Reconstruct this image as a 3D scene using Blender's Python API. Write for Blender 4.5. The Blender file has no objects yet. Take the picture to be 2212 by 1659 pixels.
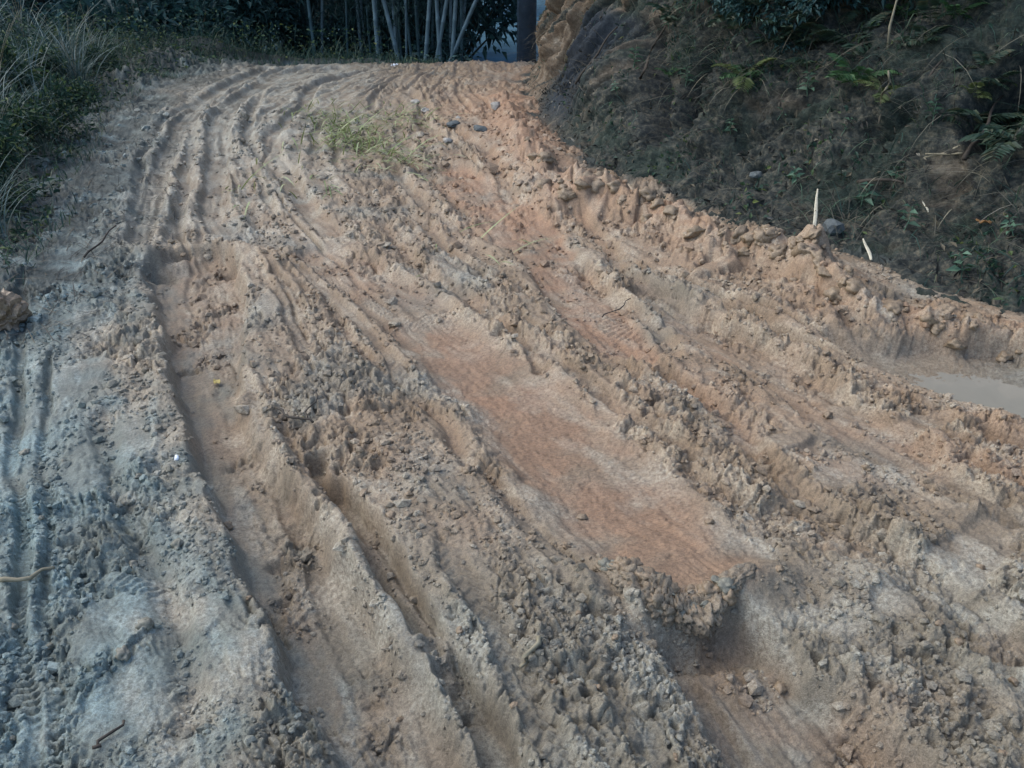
import bpy, math, random
import numpy as np
from mathutils import Vector, Matrix

random.seed(7)
RNG = np.random.default_rng(11)
S = bpy.context.scene
COL = S.collection
R = math.radians
# ------------------------------------------------------------------ camera, sky, sun, exposure
CAM_H, PITCH, FPX = 1.5, R(27.0), 1916.0          # eye height, downward tilt, focal length in px of a 2212 px wide picture
cam = bpy.data.objects.new('camera', bpy.data.cameras.new('camera'))
COL.objects.link(cam)
cam.location = (0, 0, CAM_H)
cam.rotation_euler = (R(90) - PITCH, 0, 0)
cam.data.sensor_width = 36.0
cam.data.lens = 36.0 * FPX / 2212.0
cam.data.clip_start, cam.data.clip_end = 0.05, 2000
S.camera = cam
SUN_EL, SUN_AZ = R(48), R(-75)                     # azimuth clockwise from +Y: the light comes from the left
w = bpy.data.worlds.new('World'); S.world = w; w.use_nodes = True
nt = w.node_tree
sky = nt.nodes.new('ShaderNodeTexSky')
sky.sky_type = 'NISHITA'; sky.sun_disc = False
sky.sun_elevation = SUN_EL; sky.sun_rotation = SUN_AZ
sky.air_density = 1.0; sky.dust_density = 1.0; sky.ozone_density = 1.0
bg = nt.nodes['Background']; bg.inputs['Strength'].default_value = 0.13
nt.links.new(sky.outputs[0], bg.inputs[0])
sun = bpy.data.objects.new('sun', bpy.data.lights.new('sun', 'SUN'))
COL.objects.link(sun)
sun.data.energy = 1.15; sun.data.angle = R(65); sun.data.color = (1.0, 0.97, 0.84)
sd = Vector((math.sin(SUN_AZ) * math.cos(SUN_EL), math.cos(SUN_AZ) * math.cos(SUN_EL), math.sin(SUN_EL)))
sun.rotation_euler = sd.to_track_quat('Z', 'Y').to_euler()
S.view_settings.view_transform = 'Standard'
S.view_settings.look = 'None'
S.view_settings.gamma = 1.0
S.view_settings.use_curve_mapping = False
S.view_settings.exposure = 1.36

# ------------------------------------------------------------------ helpers: picture point -> place on the ground
def P(u, v, z=0.0):
    a, b = (u - 1106.0) / FPX, -(v - 829.5) / FPX
    dz = -math.sin(PITCH) + b * math.cos(PITCH)
    dy = math.cos(PITCH) + b * math.sin(PITCH)
    t = (z - CAM_H) / dz
    return (a * t, dy * t)

# ------------------------------------------------------------------ helpers: noise
def _h(ix, iy, seed):
    n = ix.astype(np.uint32) * np.uint32(374761393) + iy.astype(np.uint32) * np.uint32(668265263) + np.uint32((seed * 2246822519) & 0xffffffff)
    n = (n ^ (n >> np.uint32(13))) * np.uint32(1274126177)
    n = (n ^ (n >> np.uint32(15))) * np.uint32(2246822519)
    return n ^ (n >> np.uint32(16))
_GX = np.cos(np.arange(32) * math.pi / 16).astype(np.float32)
_GY = np.sin(np.arange(32) * math.pi / 16).astype(np.float32)
def noise(x, y, seed=0):
    x = np.asarray(x, np.float32); y = np.asarray(y, np.float32)
    fx, fy = np.floor(x), np.floor(y)
    ix, iy = fx.astype(np.int64), fy.astype(np.int64)
    x, y = x - fx, y - fy
    ux = x * x * x * (x * (x * 6 - 15) + 10); uy = y * y * y * (y * (y * 6 - 15) + 10)
    def g(dx, dy):
        k = _h(ix + dx, iy + dy, seed) & np.uint32(31)
        return _GX[k] * (x - dx) + _GY[k] * (y - dy)
    a = g(0, 0); a += (g(1, 0) - a) * ux
    b = g(0, 1); b += (g(1, 1) - b) * ux
    return (a + (b - a) * uy) * 1.5
def fbm(x, y, seed=0, octs=4, gain=0.5):
    s = 0; a = 1.0
    for o in range(octs):
        s = s + a * noise(x * 2.03 ** o + 17.3 * o, y * 2.03 ** o - 9.1 * o, seed + o)
        a *= gain
    return s
def worley(x, y, seed=0):
    x = np.asarray(x, np.float32); y = np.asarray(y, np.float32)
    fx, fy = np.floor(x), np.floor(y)
    ix, iy = fx.astype(np.int64), fy.astype(np.int64)
    x, y = x - fx, y - fy
    f1 = np.full(x.shape, 9.0, np.float32); f2 = f1.copy(); idv = np.zeros(x.shape, np.float32)
    for dx in (-1, 0, 1):
        for dy in (-1, 0, 1):
            h = _h(ix + dx, iy + dy, seed)
            jx = (h & np.uint32(1023)).astype(np.float32) / 1023.0
            jy = ((h >> np.uint32(10)) & np.uint32(1023)).astype(np.float32) / 1023.0
            d = (dx + jx - x) ** 2 + (dy + jy - y) ** 2
            c = d < f1
            f2 = np.where(c, f1, np.minimum(f2, d))
            idv = np.where(c, (h >> np.uint32(20)).astype(np.float32) / 4095.0, idv)
            f1 = np.where(c, d, f1)
    return np.sqrt(f1), np.sqrt(f2), idv
def ss(a, b, x):
    t = np.clip((x - a) / (b - a), 0, 1)
    return t * t * (3 - 2 * t)

# ------------------------------------------------------------------ helpers: curves on the ground
def smooth_curve(pts, per=4):
    p = np.array(pts, float)
    if len(p) < 3: return p
    q = np.vstack([2 * p[0] - p[1], p, 2 * p[-1] - p[-2]])
    out = []
    for i in range(1, len(q) - 2):
        for k in range(per):
            t = k / per
            out.append(0.5 * (2 * q[i] + (q[i + 1] - q[i - 1]) * t + (2 * q[i - 1] - 5 * q[i] + 4 * q[i + 1] - q[i + 2]) * t * t
                              + (3 * q[i] - q[i - 1] - 3 * q[i + 1] + q[i + 2]) * t ** 3))
    out.append(q[-2])
    return np.array(out)
def nearest(X, Y, C, margin):
    """distance, signed side (+ = right of travel), arc length and half width at the nearest place of a curve C (x, y, hw)"""
    m = (X > C[:, 0].min() - margin) & (X < C[:, 0].max() + margin) & (Y > C[:, 1].min() - margin) & (Y < C[:, 1].max() + margin)
    idx = np.nonzero(m)[0]
    x, y = X[idx], Y[idx]
    best = np.full(x.shape, 1e9, np.float32); sg = np.zeros_like(best); arc = np.zeros_like(best); hw = np.zeros_like(best)
    a0 = 0.0
    for i in range(len(C) - 1):
        ax, ay, aw = C[i]; bx, by, bw = C[i + 1]
        L = math.hypot(bx - ax, by - ay) + 1e-9
        ex, ey = (bx - ax) / L, (by - ay) / L
        rx, ry = x - ax, y - ay
        t = np.clip(rx * ex + ry * ey, 0, L)
        d = np.hypot(rx - t * ex, ry - t * ey)
        c = d < best
        best = np.where(c, d, best)
        sg = np.where(c, rx * ey - ry * ex, sg)
        arc = np.where(c, a0 + t, arc)
        hw = np.where(c, aw + (bw - aw) * t / L, hw)
        a0 += L
    k = best < margin
    return idx[k], best[k], sg[k], arc[k], hw[k]
def pairs(lst, per=4):
    out = []
    for (l, r) in lst:
        a, b = P(*l), P(*r)
        out.append(((a[0] + b[0]) / 2, (a[1] + b[1]) / 2, math.hypot(a[0] - b[0], a[1] - b[1]) / 2))
    return smooth_curve(out, per)
def line(lst, hw, per=4):
    return smooth_curve([P(u, v) + (hw,) for u, v in lst], per)
def zl(lst, k=0.3472):            # read off an enlargement of the upper left of the photograph
    return [(u * k, v * k) for u, v in lst]

# ruts: curve, depth, wall width, rim height, smoothness of the floor, colour of the floor, tread (pitch, height), long scratches
RUTS = [
    dict(c=pairs([((312, 568), (505, 548)), ((335, 660), (537, 640)), ((352, 770), (532, 740)), ((390, 885), (512, 845)), ((432, 1000), (565, 945)),
                  ((475, 1130), (655, 1065)), ((525, 1260), (745, 1185)), ((600, 1420), (835, 1325)), ((690, 1580), (930, 1475)), ((800, 1800), (1050, 1650))]),
         dep=.095, wall=.042, rim=.012, sm=.75, orange=.25, scr=.004),
    dict(c=line([(690, 985), (722, 1030), (800, 1150), (880, 1270), (930, 1375), (1010, 1480), (1080, 1590), (1120, 1720)], .042),
         dep=.085, wall=.018, rim=.012, sm=.8, orange=.1, scr=.004, br=[(735, 1012), (925, 1385)]),
    dict(c=pairs([((640, 562), (740, 530)), ((770, 655), (900, 605)), ((880, 745), (1010, 690))]), dep=.032, wall=.05, rim=.014, sm=.55, orange=.35, scr=.003),
    dict(c=pairs([((870, 735), (990, 680)), ((1000, 890), (1190, 805)), ((1110, 1030), (1380, 950)),
                  ((1220, 1150), (1540, 1085)), ((1330, 1235), (1640, 1180))]),
         dep=.045, wall=.085, rim=.010, sm=.93, orange=.72, scr=.002, ripple=.0026, taper=.30, rim_light_k=.12),
    dict(c=pairs([((1435, 1440), (1690, 1350)), ((1500, 1520), (1785, 1415)), ((1600, 1660), (1930, 1540)), ((1730, 1880), (2150, 1720))]),
         dep=.092, wall=.06, rim=.010, sm=.88, orange=.35, scr=.008, wet=.5, rim_light_k=.1),
    dict(c=pairs([((940, 385), (990, 355)), ((1060, 480), (1120, 440)), ((1160, 600), (1250, 562)), ((1240, 700), (1325, 655)), ((1340, 780), (1410, 745))]),
         dep=.04, wall=.04, rim=.016, sm=.6, orange=.75, scr=.004, tread=(.035, .003)),
    dict(c=pairs([((1370, 640), (1415, 610)), ((1500, 735), (1565, 690)), ((1640, 815), (1725, 765)), ((1760, 905), (1850, 855)), ((1900, 1000), (1990, 940))]),
         dep=.06, wall=.035, rim=.022, sm=.7, orange=.15, scr=.006),
    dict(c=pairs([((1790, 737), (1825, 720)), ((1880, 795), (1960, 743)), ((2000, 845), (2120, 748)), ((2170, 890), (2330, 768)), ((2420, 985), (2640, 850))]),
         dep=.075, wall=.05, rim=.006, sm=.97, orange=.0, scr=.003, wet=.85, pale=.9),
    dict(c=line([(1560, 655), (1640, 690), (1700, 725), (1760, 745)], .05), dep=.05, wall=.03, rim=.015, sm=.9, orange=.2, scr=.003, wet=.4),
    dict(c=line([(1945, 938), (1985, 952), (2020, 962)], .028), dep=.05, wall=.02, rim=.01, sm=.6, orange=.1, scr=.0),
    dict(c=line([(2085, 1000), (2150, 1030), (2240, 1060), (2400, 1120)], .032), dep=.055, wall=.02, rim=.012, sm=.8, orange=.1, scr=.0),
    dict(c=line([(2130, 930), (2200, 955), (2300, 980)], .035), dep=.05, wall=.02, rim=.012, sm=.6, orange=.1, scr=.0),
    dict(c=line([(1690, 790), (1790, 835), (1850, 880), (1960, 925)], .05), dep=.03, wall=.03, rim=.012, sm=.8, orange=.0, scr=.004),
    # the motorbike track on the left
    dict(c=line([(45, 600), (40, 700), (32, 860), (36, 1000), (42, 1150), (48, 1300), (55, 1500), (60, 1700), (64, 1900)], .024), dep=.032, wall=.015, rim=.006, sm=.75, orange=.0, scr=.0, tread=(.026, .006)),
    dict(c=line([(105, 760), (100, 900), (100, 1050), (104, 1200), (110, 1400), (116, 1600), (122, 1850)], .016), dep=.02, wall=.012, rim=.005, sm=.6, orange=.0, scr=.0, tread=(.026, .006)),
    # grooves winding towards the crest
    dict(c=line(zl([(2300, 440), (2150, 470), (1980, 520), (1910, 590), (1890, 670), (1770, 760), (1690, 840), (1690, 900), (1740, 1030), (1820, 1150), (1930, 1290), (2060, 1440)]), .075), dep=0.041, wall=.03, rim=.028, sm=.75, orange=.15, scr=.004),
    dict(c=line(zl([(2120, 425), (1930, 445), (1750, 495), (1630, 565), (1570, 680), (1540, 790), (1560, 880), (1630, 980), (1700, 1080)]), .05), dep=0.034, wall=.03, rim=.03, sm=.6, orange=.0, scr=.004),
    dict(c=line(zl([(2050, 412), (1820, 455), (1650, 530), (1500, 630), (1435, 740), (1405, 840), (1425, 930), (1440, 1010)]), .055), dep=0.037, wall=.03, rim=.03, sm=.6, orange=.0, scr=.004),
    dict(c=line(zl([(1900, 415), (1700, 475), (1560, 560), (1400, 680), (1340, 780), (1345, 880), (1350, 1000), (1330, 1150), (1325, 1300), (1370, 1420)]), .085), dep=0.037, wall=.03, rim=.03, sm=.75, orange=.0, scr=.006),
    dict(c=line(zl([(1780, 420), (1560, 500), (1380, 610), (1230, 730), (1190, 860), (1180, 960), (1140, 1080), (1140, 1200), (1120, 1340), (1080, 1480)]), .05), dep=0.041, wall=.03, rim=.03, sm=.7, orange=.0, scr=.004),
    dict(c=line(zl([(1650, 430), (1420, 530), (1230, 660), (1110, 800), (1060, 930), (1000, 1060), (970, 1170), (925, 1320), (880, 1490)]), .085), dep=0.041, wall=.03, rim=.03, sm=.8, orange=.0, scr=.008),
    dict(c=line(zl([(1500, 480), (1250, 610), (1050, 740), (930, 880), (880, 1010), (850, 1200), (820, 1400)]), .04), dep=0.024, wall=.035, rim=.02, sm=.5, orange=.0, scr=.004),
]
# more of the same, fainter: wheels that went by on either side
for a, b, hw, dp in [((1060, 1010), (1420, 1390), .03, .03), ((820, 470), (1180, 800), .035, .03), ((700, 640), (1010, 1010), .03, .022), ((1420, 800), (1900, 1180), .05, .035),
                     ((860, 330), (1100, 540), .05, .035), ((1560, 560), (1830, 700), .05, .035), ((600, 900), (980, 1420), .025, .02), ((1240, 560), (1450, 760), .045, .03), ((940, 240), (1120, 420), .06, .04),
                     ((880, 210), (960, 300), .06, .045), ((1720, 1100), (2212, 1400), .08, .035), ((230, 900), (420, 1560), .04, .022), ((1500, 1010), (1660, 1140), .05, .03), ((1180, 430), (1420, 620), .05, .04)]:
    pts = [(a[0] + (b[0] - a[0]) * t + 18 * math.sin(7 * t + a[0]), a[1] + (b[1] - a[1]) * t + 10 * math.cos(5 * t + a[1])) for t in (0, .25, .5, .75, 1)]
    RUTS.append(dict(c=line(pts, hw), dep=dp, wall=.03, rim=.014, sm=.45, orange=.2, scr=.004))
# smooth smeared pans of mud: (u, v, half length, half width in m, turn, raise)
PANS = [(1815, 1030, .16, .05, -.5, .0), (2060, 1210, .34, .10, -.45, -.02), (1990, 910, .16, .07, -.6, -.015), (1300, 850, .22, .05, .5, -.01), (860, 690, .09, .04, 0, .012), (1700, 960, .14, .06, -.5, .02),
        (1500, 690, .25, .05, -.6, -.02), (180, 820, .2, .10, .5, .0), (230, 980, .22, .12, .5, .0), (250, 1350, .14, .1, .3, .004), (290, 1500, .16, .12, .3, .0), (640, 1060, .09, .06, -.5, .006),
        (1560, 590, .2, .05, -.6, .02), (600, 640, .2, .09, .4, .01), (150, 560, .4, .12, .5, .0), (1280, 470, .22, .10, .2, .03), (520, 1420, .06, .05, .2, .008), (430, 1340, .08, .05, .2, .008), (1230, 1010, .3, .09, -.6, .0)]
PANS = [P(p[0], p[1]) + p[2:] for p in PANS]
BERM = smooth_curve([P(u, v) + (hgt,) for u, v, hgt in [(1085, 215, .04), (1120, 300, .09), (1165, 380, .12), (1225, 445, .17), (1290, 450, .17), (1370, 470, .14), (1440, 495, .13), (1540, 560, .10), (1620, 565, .13), (1690, 585, .13), (1745, 600, .15),
                     (1790, 655, .10), (1900, 695, .06), (2000, 704, .06), (2100, 722, .055), (2230, 748, .05), (2500, 835, .05), (3000, 1100, .06)]], 3)
TOE = [(4.6, -3.0), (3.6, .8), (2.75, 2.6), (2.3, 3.45), (1.78, 4.45), (1.2, 5.35), (.78, 6.0), (.52, 6.7), (.36, 7.6), (.22, 9.0), (.18, 10.4), (.25, 11.6), (.42, 12.5), (.95, 13.4), (2.2, 14.3), (4.5, 15.2), (9, 16.0)]
TOEC = smooth_curve([t + (0.0,) for t in TOE], 4)
LEFT = np.array([(-.2, 14.0), (-.8, 12.55), (-1.5, 12.28), (-3.3, 12.05), (-3.8, 11.7), (-4.05, 11.0), (-4.15, 9.7), (-3.75, 8.0), (-3.2, 6.1), (-2.75, 4.9), (-2.6, 4.1), (-2.7, 3.2), (-3.3, 1.5), (-4.5, -3)])
def left_edge(y):
    return np.interp(-y, -LEFT[:, 1], LEFT[:, 0])
FAM = []
for pts in [[(760, 1700), (665, 1450), (560, 1180), (450, 900), (430, 720), (408, 560), (395, 440), (400, 330), (450, 255), (560, 195), (700, 163), (800, 150)],
            [(2000, 1900), (1490, 1170), (1230, 950), (1090, 850), (940, 715), (770, 585), (640, 470), (575, 360), (590, 290), (660, 225), (760, 175), (850, 151)],
            [(3200, 1700), (1950, 970), (1500, 715), (1250, 600), (1060, 455), (940, 330), (880, 250), (865, 195), (930, 152)],
            [(4200, 1500), (2600, 930), (1960, 775), (1560, 620), (1300, 500), (1150, 370), (1070, 270), (1010, 190), (1010, 150)]]:
    w_ = np.array(sorted([P(*q) for q in pts], key=lambda q: q[1]))
    d_ = w_[1] - w_[0]; w_ = np.vstack([w_[0] - d_ * 4 / abs(d_[1]), w_])
    FAM.append(w_)
FAM_A = (0.0, 1.0, 1.85, 2.7)
def across(x, y):
    xs = [np.interp(y, f[:, 1], f[:, 0]) for f in FAM]
    a = np.where(x < xs[0], x - xs[0], 0)
    for k in range(3):
        t = np.clip((x - xs[k]) / np.maximum(xs[k + 1] - xs[k], .08), 0, 1)
        a = a + t * (FAM_A[k + 1] - FAM_A[k])
    return (a + np.maximum(x - xs[3], 0)).astype(np.float32)
TR = np.random.default_rng(5)
NARROW = [(a + TR.normal(0, .03), TR.uniform(.016, .04), TR.uniform(.014, .034), TR.random() < .45) for a in np.arange(-.95, 2.75, .135)]
def plates(x, y, seed):
    """torn facets: every cell a plane of its own tilt; and the distance to the cell's edge"""
    fx, fy = np.floor(x), np.floor(y); ix, iy = fx.astype(np.int64), fy.astype(np.int64); x, y = x - fx, y - fy
    b = np.full(x.shape, 9.0, np.float32); b2 = b.copy(); out = np.zeros(x.shape, np.float32)
    for i in (-1, 0, 1):
        for j in (-1, 0, 1):
            h = _h(ix + i, iy + j, seed); h3 = _h(ix + i, iy + j, seed + 77)
            ox = i + (h & np.uint32(1023)).astype(np.float32) / 1023 - x; oy = j + ((h >> np.uint32(10)) & np.uint32(1023)).astype(np.float32) / 1023 - y
            d = ox * ox + oy * oy; c = d < b
            gx_ = (h3 & np.uint32(1023)).astype(np.float32) / 512 - 1; gy_ = ((h3 >> np.uint32(10)) & np.uint32(1023)).astype(np.float32) / 512 - 1
            val = (h3 >> np.uint32(20)).astype(np.float32) / 4095 - .5 + .9 * (gx_ * ox + gy_ * oy)
            b2 = np.where(c, b, np.minimum(b2, d)); out = np.where(c, val, out); b = np.where(c, d, b)
    return out, np.sqrt(b2) - np.sqrt(b)
def crest(x, y):
    yc = 11.9 + .06 * (x + 1) - .02 * np.maximum(-x - 2, 0) ** 2 * 0
    return -0.14 * np.maximum(y - yc, 0) ** 1.3

def ground(X, Y, detail=True):
    """height of the road and verge, and the kinds of mud: orange clay, pale crust, blue-grey clay, wet; and how smooth it is"""
    X = np.asarray(X, np.float32).ravel(); Y = np.asarray(Y, np.float32).ravel()
    far = np.clip((Y - 3) / 9, 0, 1)
    wx = X + .022 * noise(X * 2.3, Y * 2.3, 1) + .008 * noise(X * 9, Y * 9, 2)
    wy = Y + .022 * noise(X * 2.3, Y * 2.3, 3) + .008 * noise(X * 9, Y * 9, 4)
    al, ac = wy * 1.12, across(wx, wy)                           # along / across the wheel tracks
    z = .028 * fbm(X * .9, Y * .9, 5, 3)
    z += .016 * noise(ac * 3.2, al * .8, 8) + .010 * noise(ac * 7.5, al * 1.6, 9)
    smooth = np.zeros_like(X); orange = np.zeros_like(X); wet = np.zeros_like(X); dry = np.zeros_like(X); pan = np.zeros_like(X)  # dry lightens rims and ribs: ridge highlights painted into the colour
    broken = ss(-.22, .22, noise(ac * 2.6, al * 1.1, 12) + .6 * noise(ac * 7, al * 3.2, 13))
    # pans
    for (px, py, la, lb, th, up) in PANS:
        c, s = math.cos(th + 1.1), math.sin(th + 1.1)
        dx, dy = wx - px, wy - py
        q = np.hypot((dx * c + dy * s) / la, (-dx * s + dy * c) / lb) + .25 * noise(X * 9, Y * 9, 14)
        m = 1 - ss(.75, 1.1, q)
        smooth = np.maximum(smooth, m * .85); z += up * m
    # narrow tyre tracks, side by side
    for k, (a0_, hw_, dp_, lug) in enumerate(NARROW):
        idx = np.nonzero(np.abs(ac - a0_) < .22)[0]
        if not len(idx): continue
        yy = Y[idx]; dd = ac[idx] - a0_ - .055 * noise(yy * .55, yy * 0 + k * 3.7, 110) - .02 * noise(yy * 2.1, yy * 0 + k * 5.1, 111)
        if a0_ < -.05: dp_ *= .9
        on = (1 if a0_ > -.05 else (ss(4.0, 5.2, yy) if a0_ > -.4 else 0)) * ss(-.12, .25, noise(yy * .5 + k * 7.3, yy * 0 + k, 112) + .2 * noise(yy * 3, yy * 0 + k, 113))
        e = np.abs(dd) - hw_ * (1 + .2 * noise(yy * 4, np.sign(dd) + k, 114)) + .004 * noise(X[idx] * 30, Y[idx] * 30, 115)
        ins = (1 - ss(-.012, .006, e)) * on
        rim = np.exp(-((e - .016) / .014) ** 2) * on
        z[idx] += -dp_ * ins + .012 * rim * (.7 + .8 * noise(yy * 14, np.sign(dd) * 4 + k, 116))
        if lug:
            z[idx] += ins * .005 * ss(-.3, .3, np.sin((yy * 1.1 + np.abs(dd) * 1.2) * 2 * math.pi / .042))
        smooth[idx] = np.maximum(smooth[idx] * (1 - .5 * ins), .75 * ins); wet[idx] = np.maximum(wet[idx], .35 * ins)
        dry[idx] = np.maximum(dry[idx] * (1 - ins), .7 * rim)
    # ruts
    for i, r in enumerate(RUTS):
        C = r['c']
        idx, d, sg, arc, hw = nearest(wx, wy, C, C[:, 2].max() + .22)
        if not len(idx): continue
        e = d - hw * (1 + .16 * noise(arc * 5, np.sign(sg) * 3 + i, 20 + i)) + .006 * noise(X[idx] * 17, Y[idx] * 17, 21)
        w_ = r['wall']
        ins = 1 - ss(-w_, w_ * .35, e)
        if r['sm'] > .9: ins = .55 * ins + .45 * (1 - ss(-.15, .02, e))
        dep = r['dep'] * (1 + .25 * noise(arc * 2.2, arc * 0 + i, 22))
        if 'taper' in r:
            tot = np.hypot(np.diff(C[:, 0]), np.diff(C[:, 1])).sum(); dep = dep * (1 - ss(tot - r['taper'], tot + .1, arc))
        for (u, v) in r.get('br', []):
            bx, by = P(u, v)
            dep = dep * ss(.03, .08, np.hypot(X[idx] - bx, Y[idx] - by))
        zi = z[idx] * (1 - (.85 if r['sm'] > .9 else .6) * ins) - dep * ins
        zi += .6 * r['rim'] * np.exp(-((e - .045) / .045) ** 2) * (.75 + .7 * noise(arc * 9, np.sign(sg) * 5 + i, 24 + i))
        zi += ins * r['scr'] * noise(sg * 38, arc * 1.3, 25 + i)
        if 'tread' in r:
            p_, h_ = r['tread']
            zi += ins * h_ * np.sign(np.sin((arc + .5 * d) * 2 * math.pi / p_)) * ss(-.3, .2, noise(arc * 3, arc * 0, 31))
        if 'ripple' in r:
            zi += ins * r['ripple'] * (1.6 * noise(sg * 45, (arc + .6 * sg) * 120, 30) + 1.2 * noise(sg * 14, arc * 9, 29))
        if 'pale' in r:
            fl_ = ins * ss(1.35, 1.7, X[idx]) * .93
            zi = zi * (1 - fl_) - .088 * fl_
        z[idx] = zi
        pan[idx] = np.maximum(pan[idx], ins * r.get('pale', 0))
        om = ins * r['orange'] * ss(-.5, .6, noise(X[idx] * 3.1, Y[idx] * 3.1, 33) + .7 * noise(X[idx] * 9, Y[idx] * 9, 34) + r['orange'] * .6)
        orange[idx] = np.maximum(orange[idx] * (1 - .5 * ins), om)
        sm = (1 - ss(-w_, w_ * 1.1, e)) * r['sm'] * (1 if r['sm'] > .9 else ss(-.75, .1, noise(X[idx] * 6 + i, Y[idx] * 6, 35)))
        smooth[idx] = np.maximum(smooth[idx] * (1 - ins * .6), sm * 1.0)
        dry[idx] = np.maximum(dry[idx], np.exp(-((e - .05) / .05) ** 2) * r.get('rim_light_k', 1 if i > 13 else .45))  # rims lightened as painted highlights
        wet[idx] = np.maximum(wet[idx], ins * r.get('wet', .25 * r['sm']))
    # thrown up berm along the foot of the bank
    idx, d, sg, arc, hb = nearest(wx, wy, BERM, .6)
    f1, f2, iv = worley(X[idx] * 6.5, Y[idx] * 6.5, 40)
    top = np.exp(-(d / .13) ** 2)
    bp, be = plates(X[idx] * 6 + .4 * noise(X[idx] * 5, Y[idx] * 5, 41), Y[idx] * 6, 42)
    z[idx] += hb * top * (.85 + .45 * noise(X[idx] * 5.5, Y[idx] * 5.5, 44)) + (.045 * top * (bp - .5 * (1 - ss(0, .14, be))) + .02 * top * plates(X[idx] * 17, Y[idx] * 17, 43)[0]) + .35 * hb * np.exp(-(d / .3) ** 2)
    smooth[idx] = smooth[idx] * (1 - top) + .62 * top
    orange[idx] = np.maximum(orange[idx], .45 * np.exp(-(d / .25) ** 2))
    # the trench where the wide rut starts below a lip, and the hole under the ledge
    for (u, v, rx, ry, dp) in [(335, 566, .09, .05, .045), (490, 560, .06, .04, .05), (1500, 1350, .14, .045, .055), (735, 1000, .03, .05, .03), (930, 1382, .03, .04, .04), (885, 842, .05, .025, .03), (600, 1172, .04, .03, .03), (1550, 640, .06, .05, .03)]:
        bx, by = P(u, v)
        z -= dp * np.exp(-(((X - bx) / rx) ** 2 + ((Y - by) / ry) ** 2) ** 2)
    # lip above it
    lc = line([(290, 545), (380, 548), (450, 530), (545, 545), (600, 580)], 0)
    idx, d, sg, arc, _ = nearest(wx, wy, lc, .4)
    z[idx] += .045 * np.exp(-(d / .06) ** 2)
    for (u, v, rr_, hh_) in [(1262, 440, .10, .09), (1400, 462, .07, .07), (1640, 555, .09, .07), (1750, 590, .09, .05), (1560, 560, .06, .04), (1800, 655, .07, .05), (2005, 715, .06, .05), (350, 150, .4, .10), (470, 150, .5, .06), (300, 185, .3, .12)]:
        bx, by = P(u, v)
        z += hh_ * np.exp(-(((X - bx) ** 2 + (Y - by) ** 2) / rr_ ** 2) ** 1.5) * (.75 + .7 * noise(X * 9, Y * 9, 90) + .5 * noise(X * 24, Y * 24, 92))
    # ribs left by tyre treads
    for (pts, hw_, pi_, hh_) in [([(655, 560), (740, 605), (845, 668)], .032, .028, .009), ([(870, 672), (950, 690), (1010, 722)], .05, .022, .005), ([(1418, 870), (1500, 912)], .016, .036, .014), ([(930, 560), (1005, 605)], .04, .026, .006),
                                 ([(1268, 640), (1330, 712)], .035, .022, .005), ([(265, 1250), (345, 1275)], .03, .020, .006), ([(420, 330), (400, 470)], .03, .04, .008), ([(1120, 640), (1180, 700)], .03, .024, .004), ([(985, 830), (1050, 905)], .03, .02, .004)]:
        lc = line(pts, hw_)
        idx, d, sg, arc, _ = nearest(wx, wy, lc, .15)
        m = 1 - ss(hw_ * .8, hw_ * 1.15, d)
        z[idx] += m * hh_ * (ss(-.2, .5, np.sin(arc * 2 * math.pi / pi_)) - .2)
        smooth[idx] = np.maximum(smooth[idx], m * .8); dry[idx] = np.maximum(dry[idx], m * .8)
    # ledge of clods
    lc = line([(1290, 1250), (1370, 1300), (1450, 1320), (1530, 1310), (1600, 1270), (1680, 1235)], 0)
    idx, d, sg, arc, _ = nearest(wx, wy, lc, .4)
    z[idx] += .045 * np.exp(-(d / .055) ** 2); smooth[idx] *= 1 - .9 * np.exp(-(d / .07) ** 2)
    le = left_edge(Y)
    verge = ss(-.15, .55, le - X + .35 * noise(X * 1.3, Y * 1.3, 50))
    z += crest(X, Y)
    z += (.10 * verge + .25 * ss(.4, 3.0, le - X)) * (ss(12.9, 11.9, Y) + .8 * ss(-3.4, -4.4, X)).clip(0, 1)
    # the crumbling surface of everything that is not smooth
    shoulder = ss(1.0, .25, X - le + .25 * noise(X * 2, Y * 2, 51)) * ss(2.5, 4.0, Y)
    trackz = ss(4.3, 5.2, Y) * ss(-.7, -1.3, X + .10 * (Y - 5)) * (1 - shoulder)
    rough = (1 - smooth) * (.22 + .83 * broken) * (1 - .35 * verge) * (1 - .62 * trackz)
    gap = np.zeros_like(X)
    if detail:
        for (sc, amp, seed, crack) in [(8, .022, 64, .010), (19, .017, 65, .010), (44, .008, 66, .004)]:
            pl, ed_ = plates(wx * sc + .5 * noise(X * sc * .6, Y * sc * .6, seed + 9), wy * sc * .8, seed)
            z += rough * (1.0 * amp * pl - 1.3 * crack * (1 - ss(0, .16, ed_)) * (pl > -.2))
        for (sc, amp, seed, crack) in [(36, .0085, 62, .007), (80, .0065, 63, .005)]:
            f1, f2, iv = worley(wx * sc + .35 * noise(X * sc * .7, Y * sc * .7, seed + 7), wy * sc * .85, seed)
            pick = np.clip(iv * 2.1 - .75, 0, 1) if sc < 60 else iv
            k = amp * rough * pick * np.clip(1 - 1.1 * f1 * f1, 0, 1)
            z += k - crack * rough * (1 - ss(0, .14, f2 - f1)) * (iv > .45)
            gap += k / amp * (.5 if sc < 60 else .2)
        rs = (1 - .8 * smooth)
        z += rs * (.011 * (.5 - np.abs(noise(ac * 5.5, al * 1.0, 71)) * 1.6) + .0075 * (.5 - np.abs(noise(ac * 13, al * 2.6, 72)) * 1.6) + .0045 * (.5 - np.abs(noise(ac * 34, al * 8, 73)) * 1.6))
        z += rough * (.009 * fbm(ac * 24, al * 14, 70, 3) + .0035 * noise(X * 110, Y * 110, 74))
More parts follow.
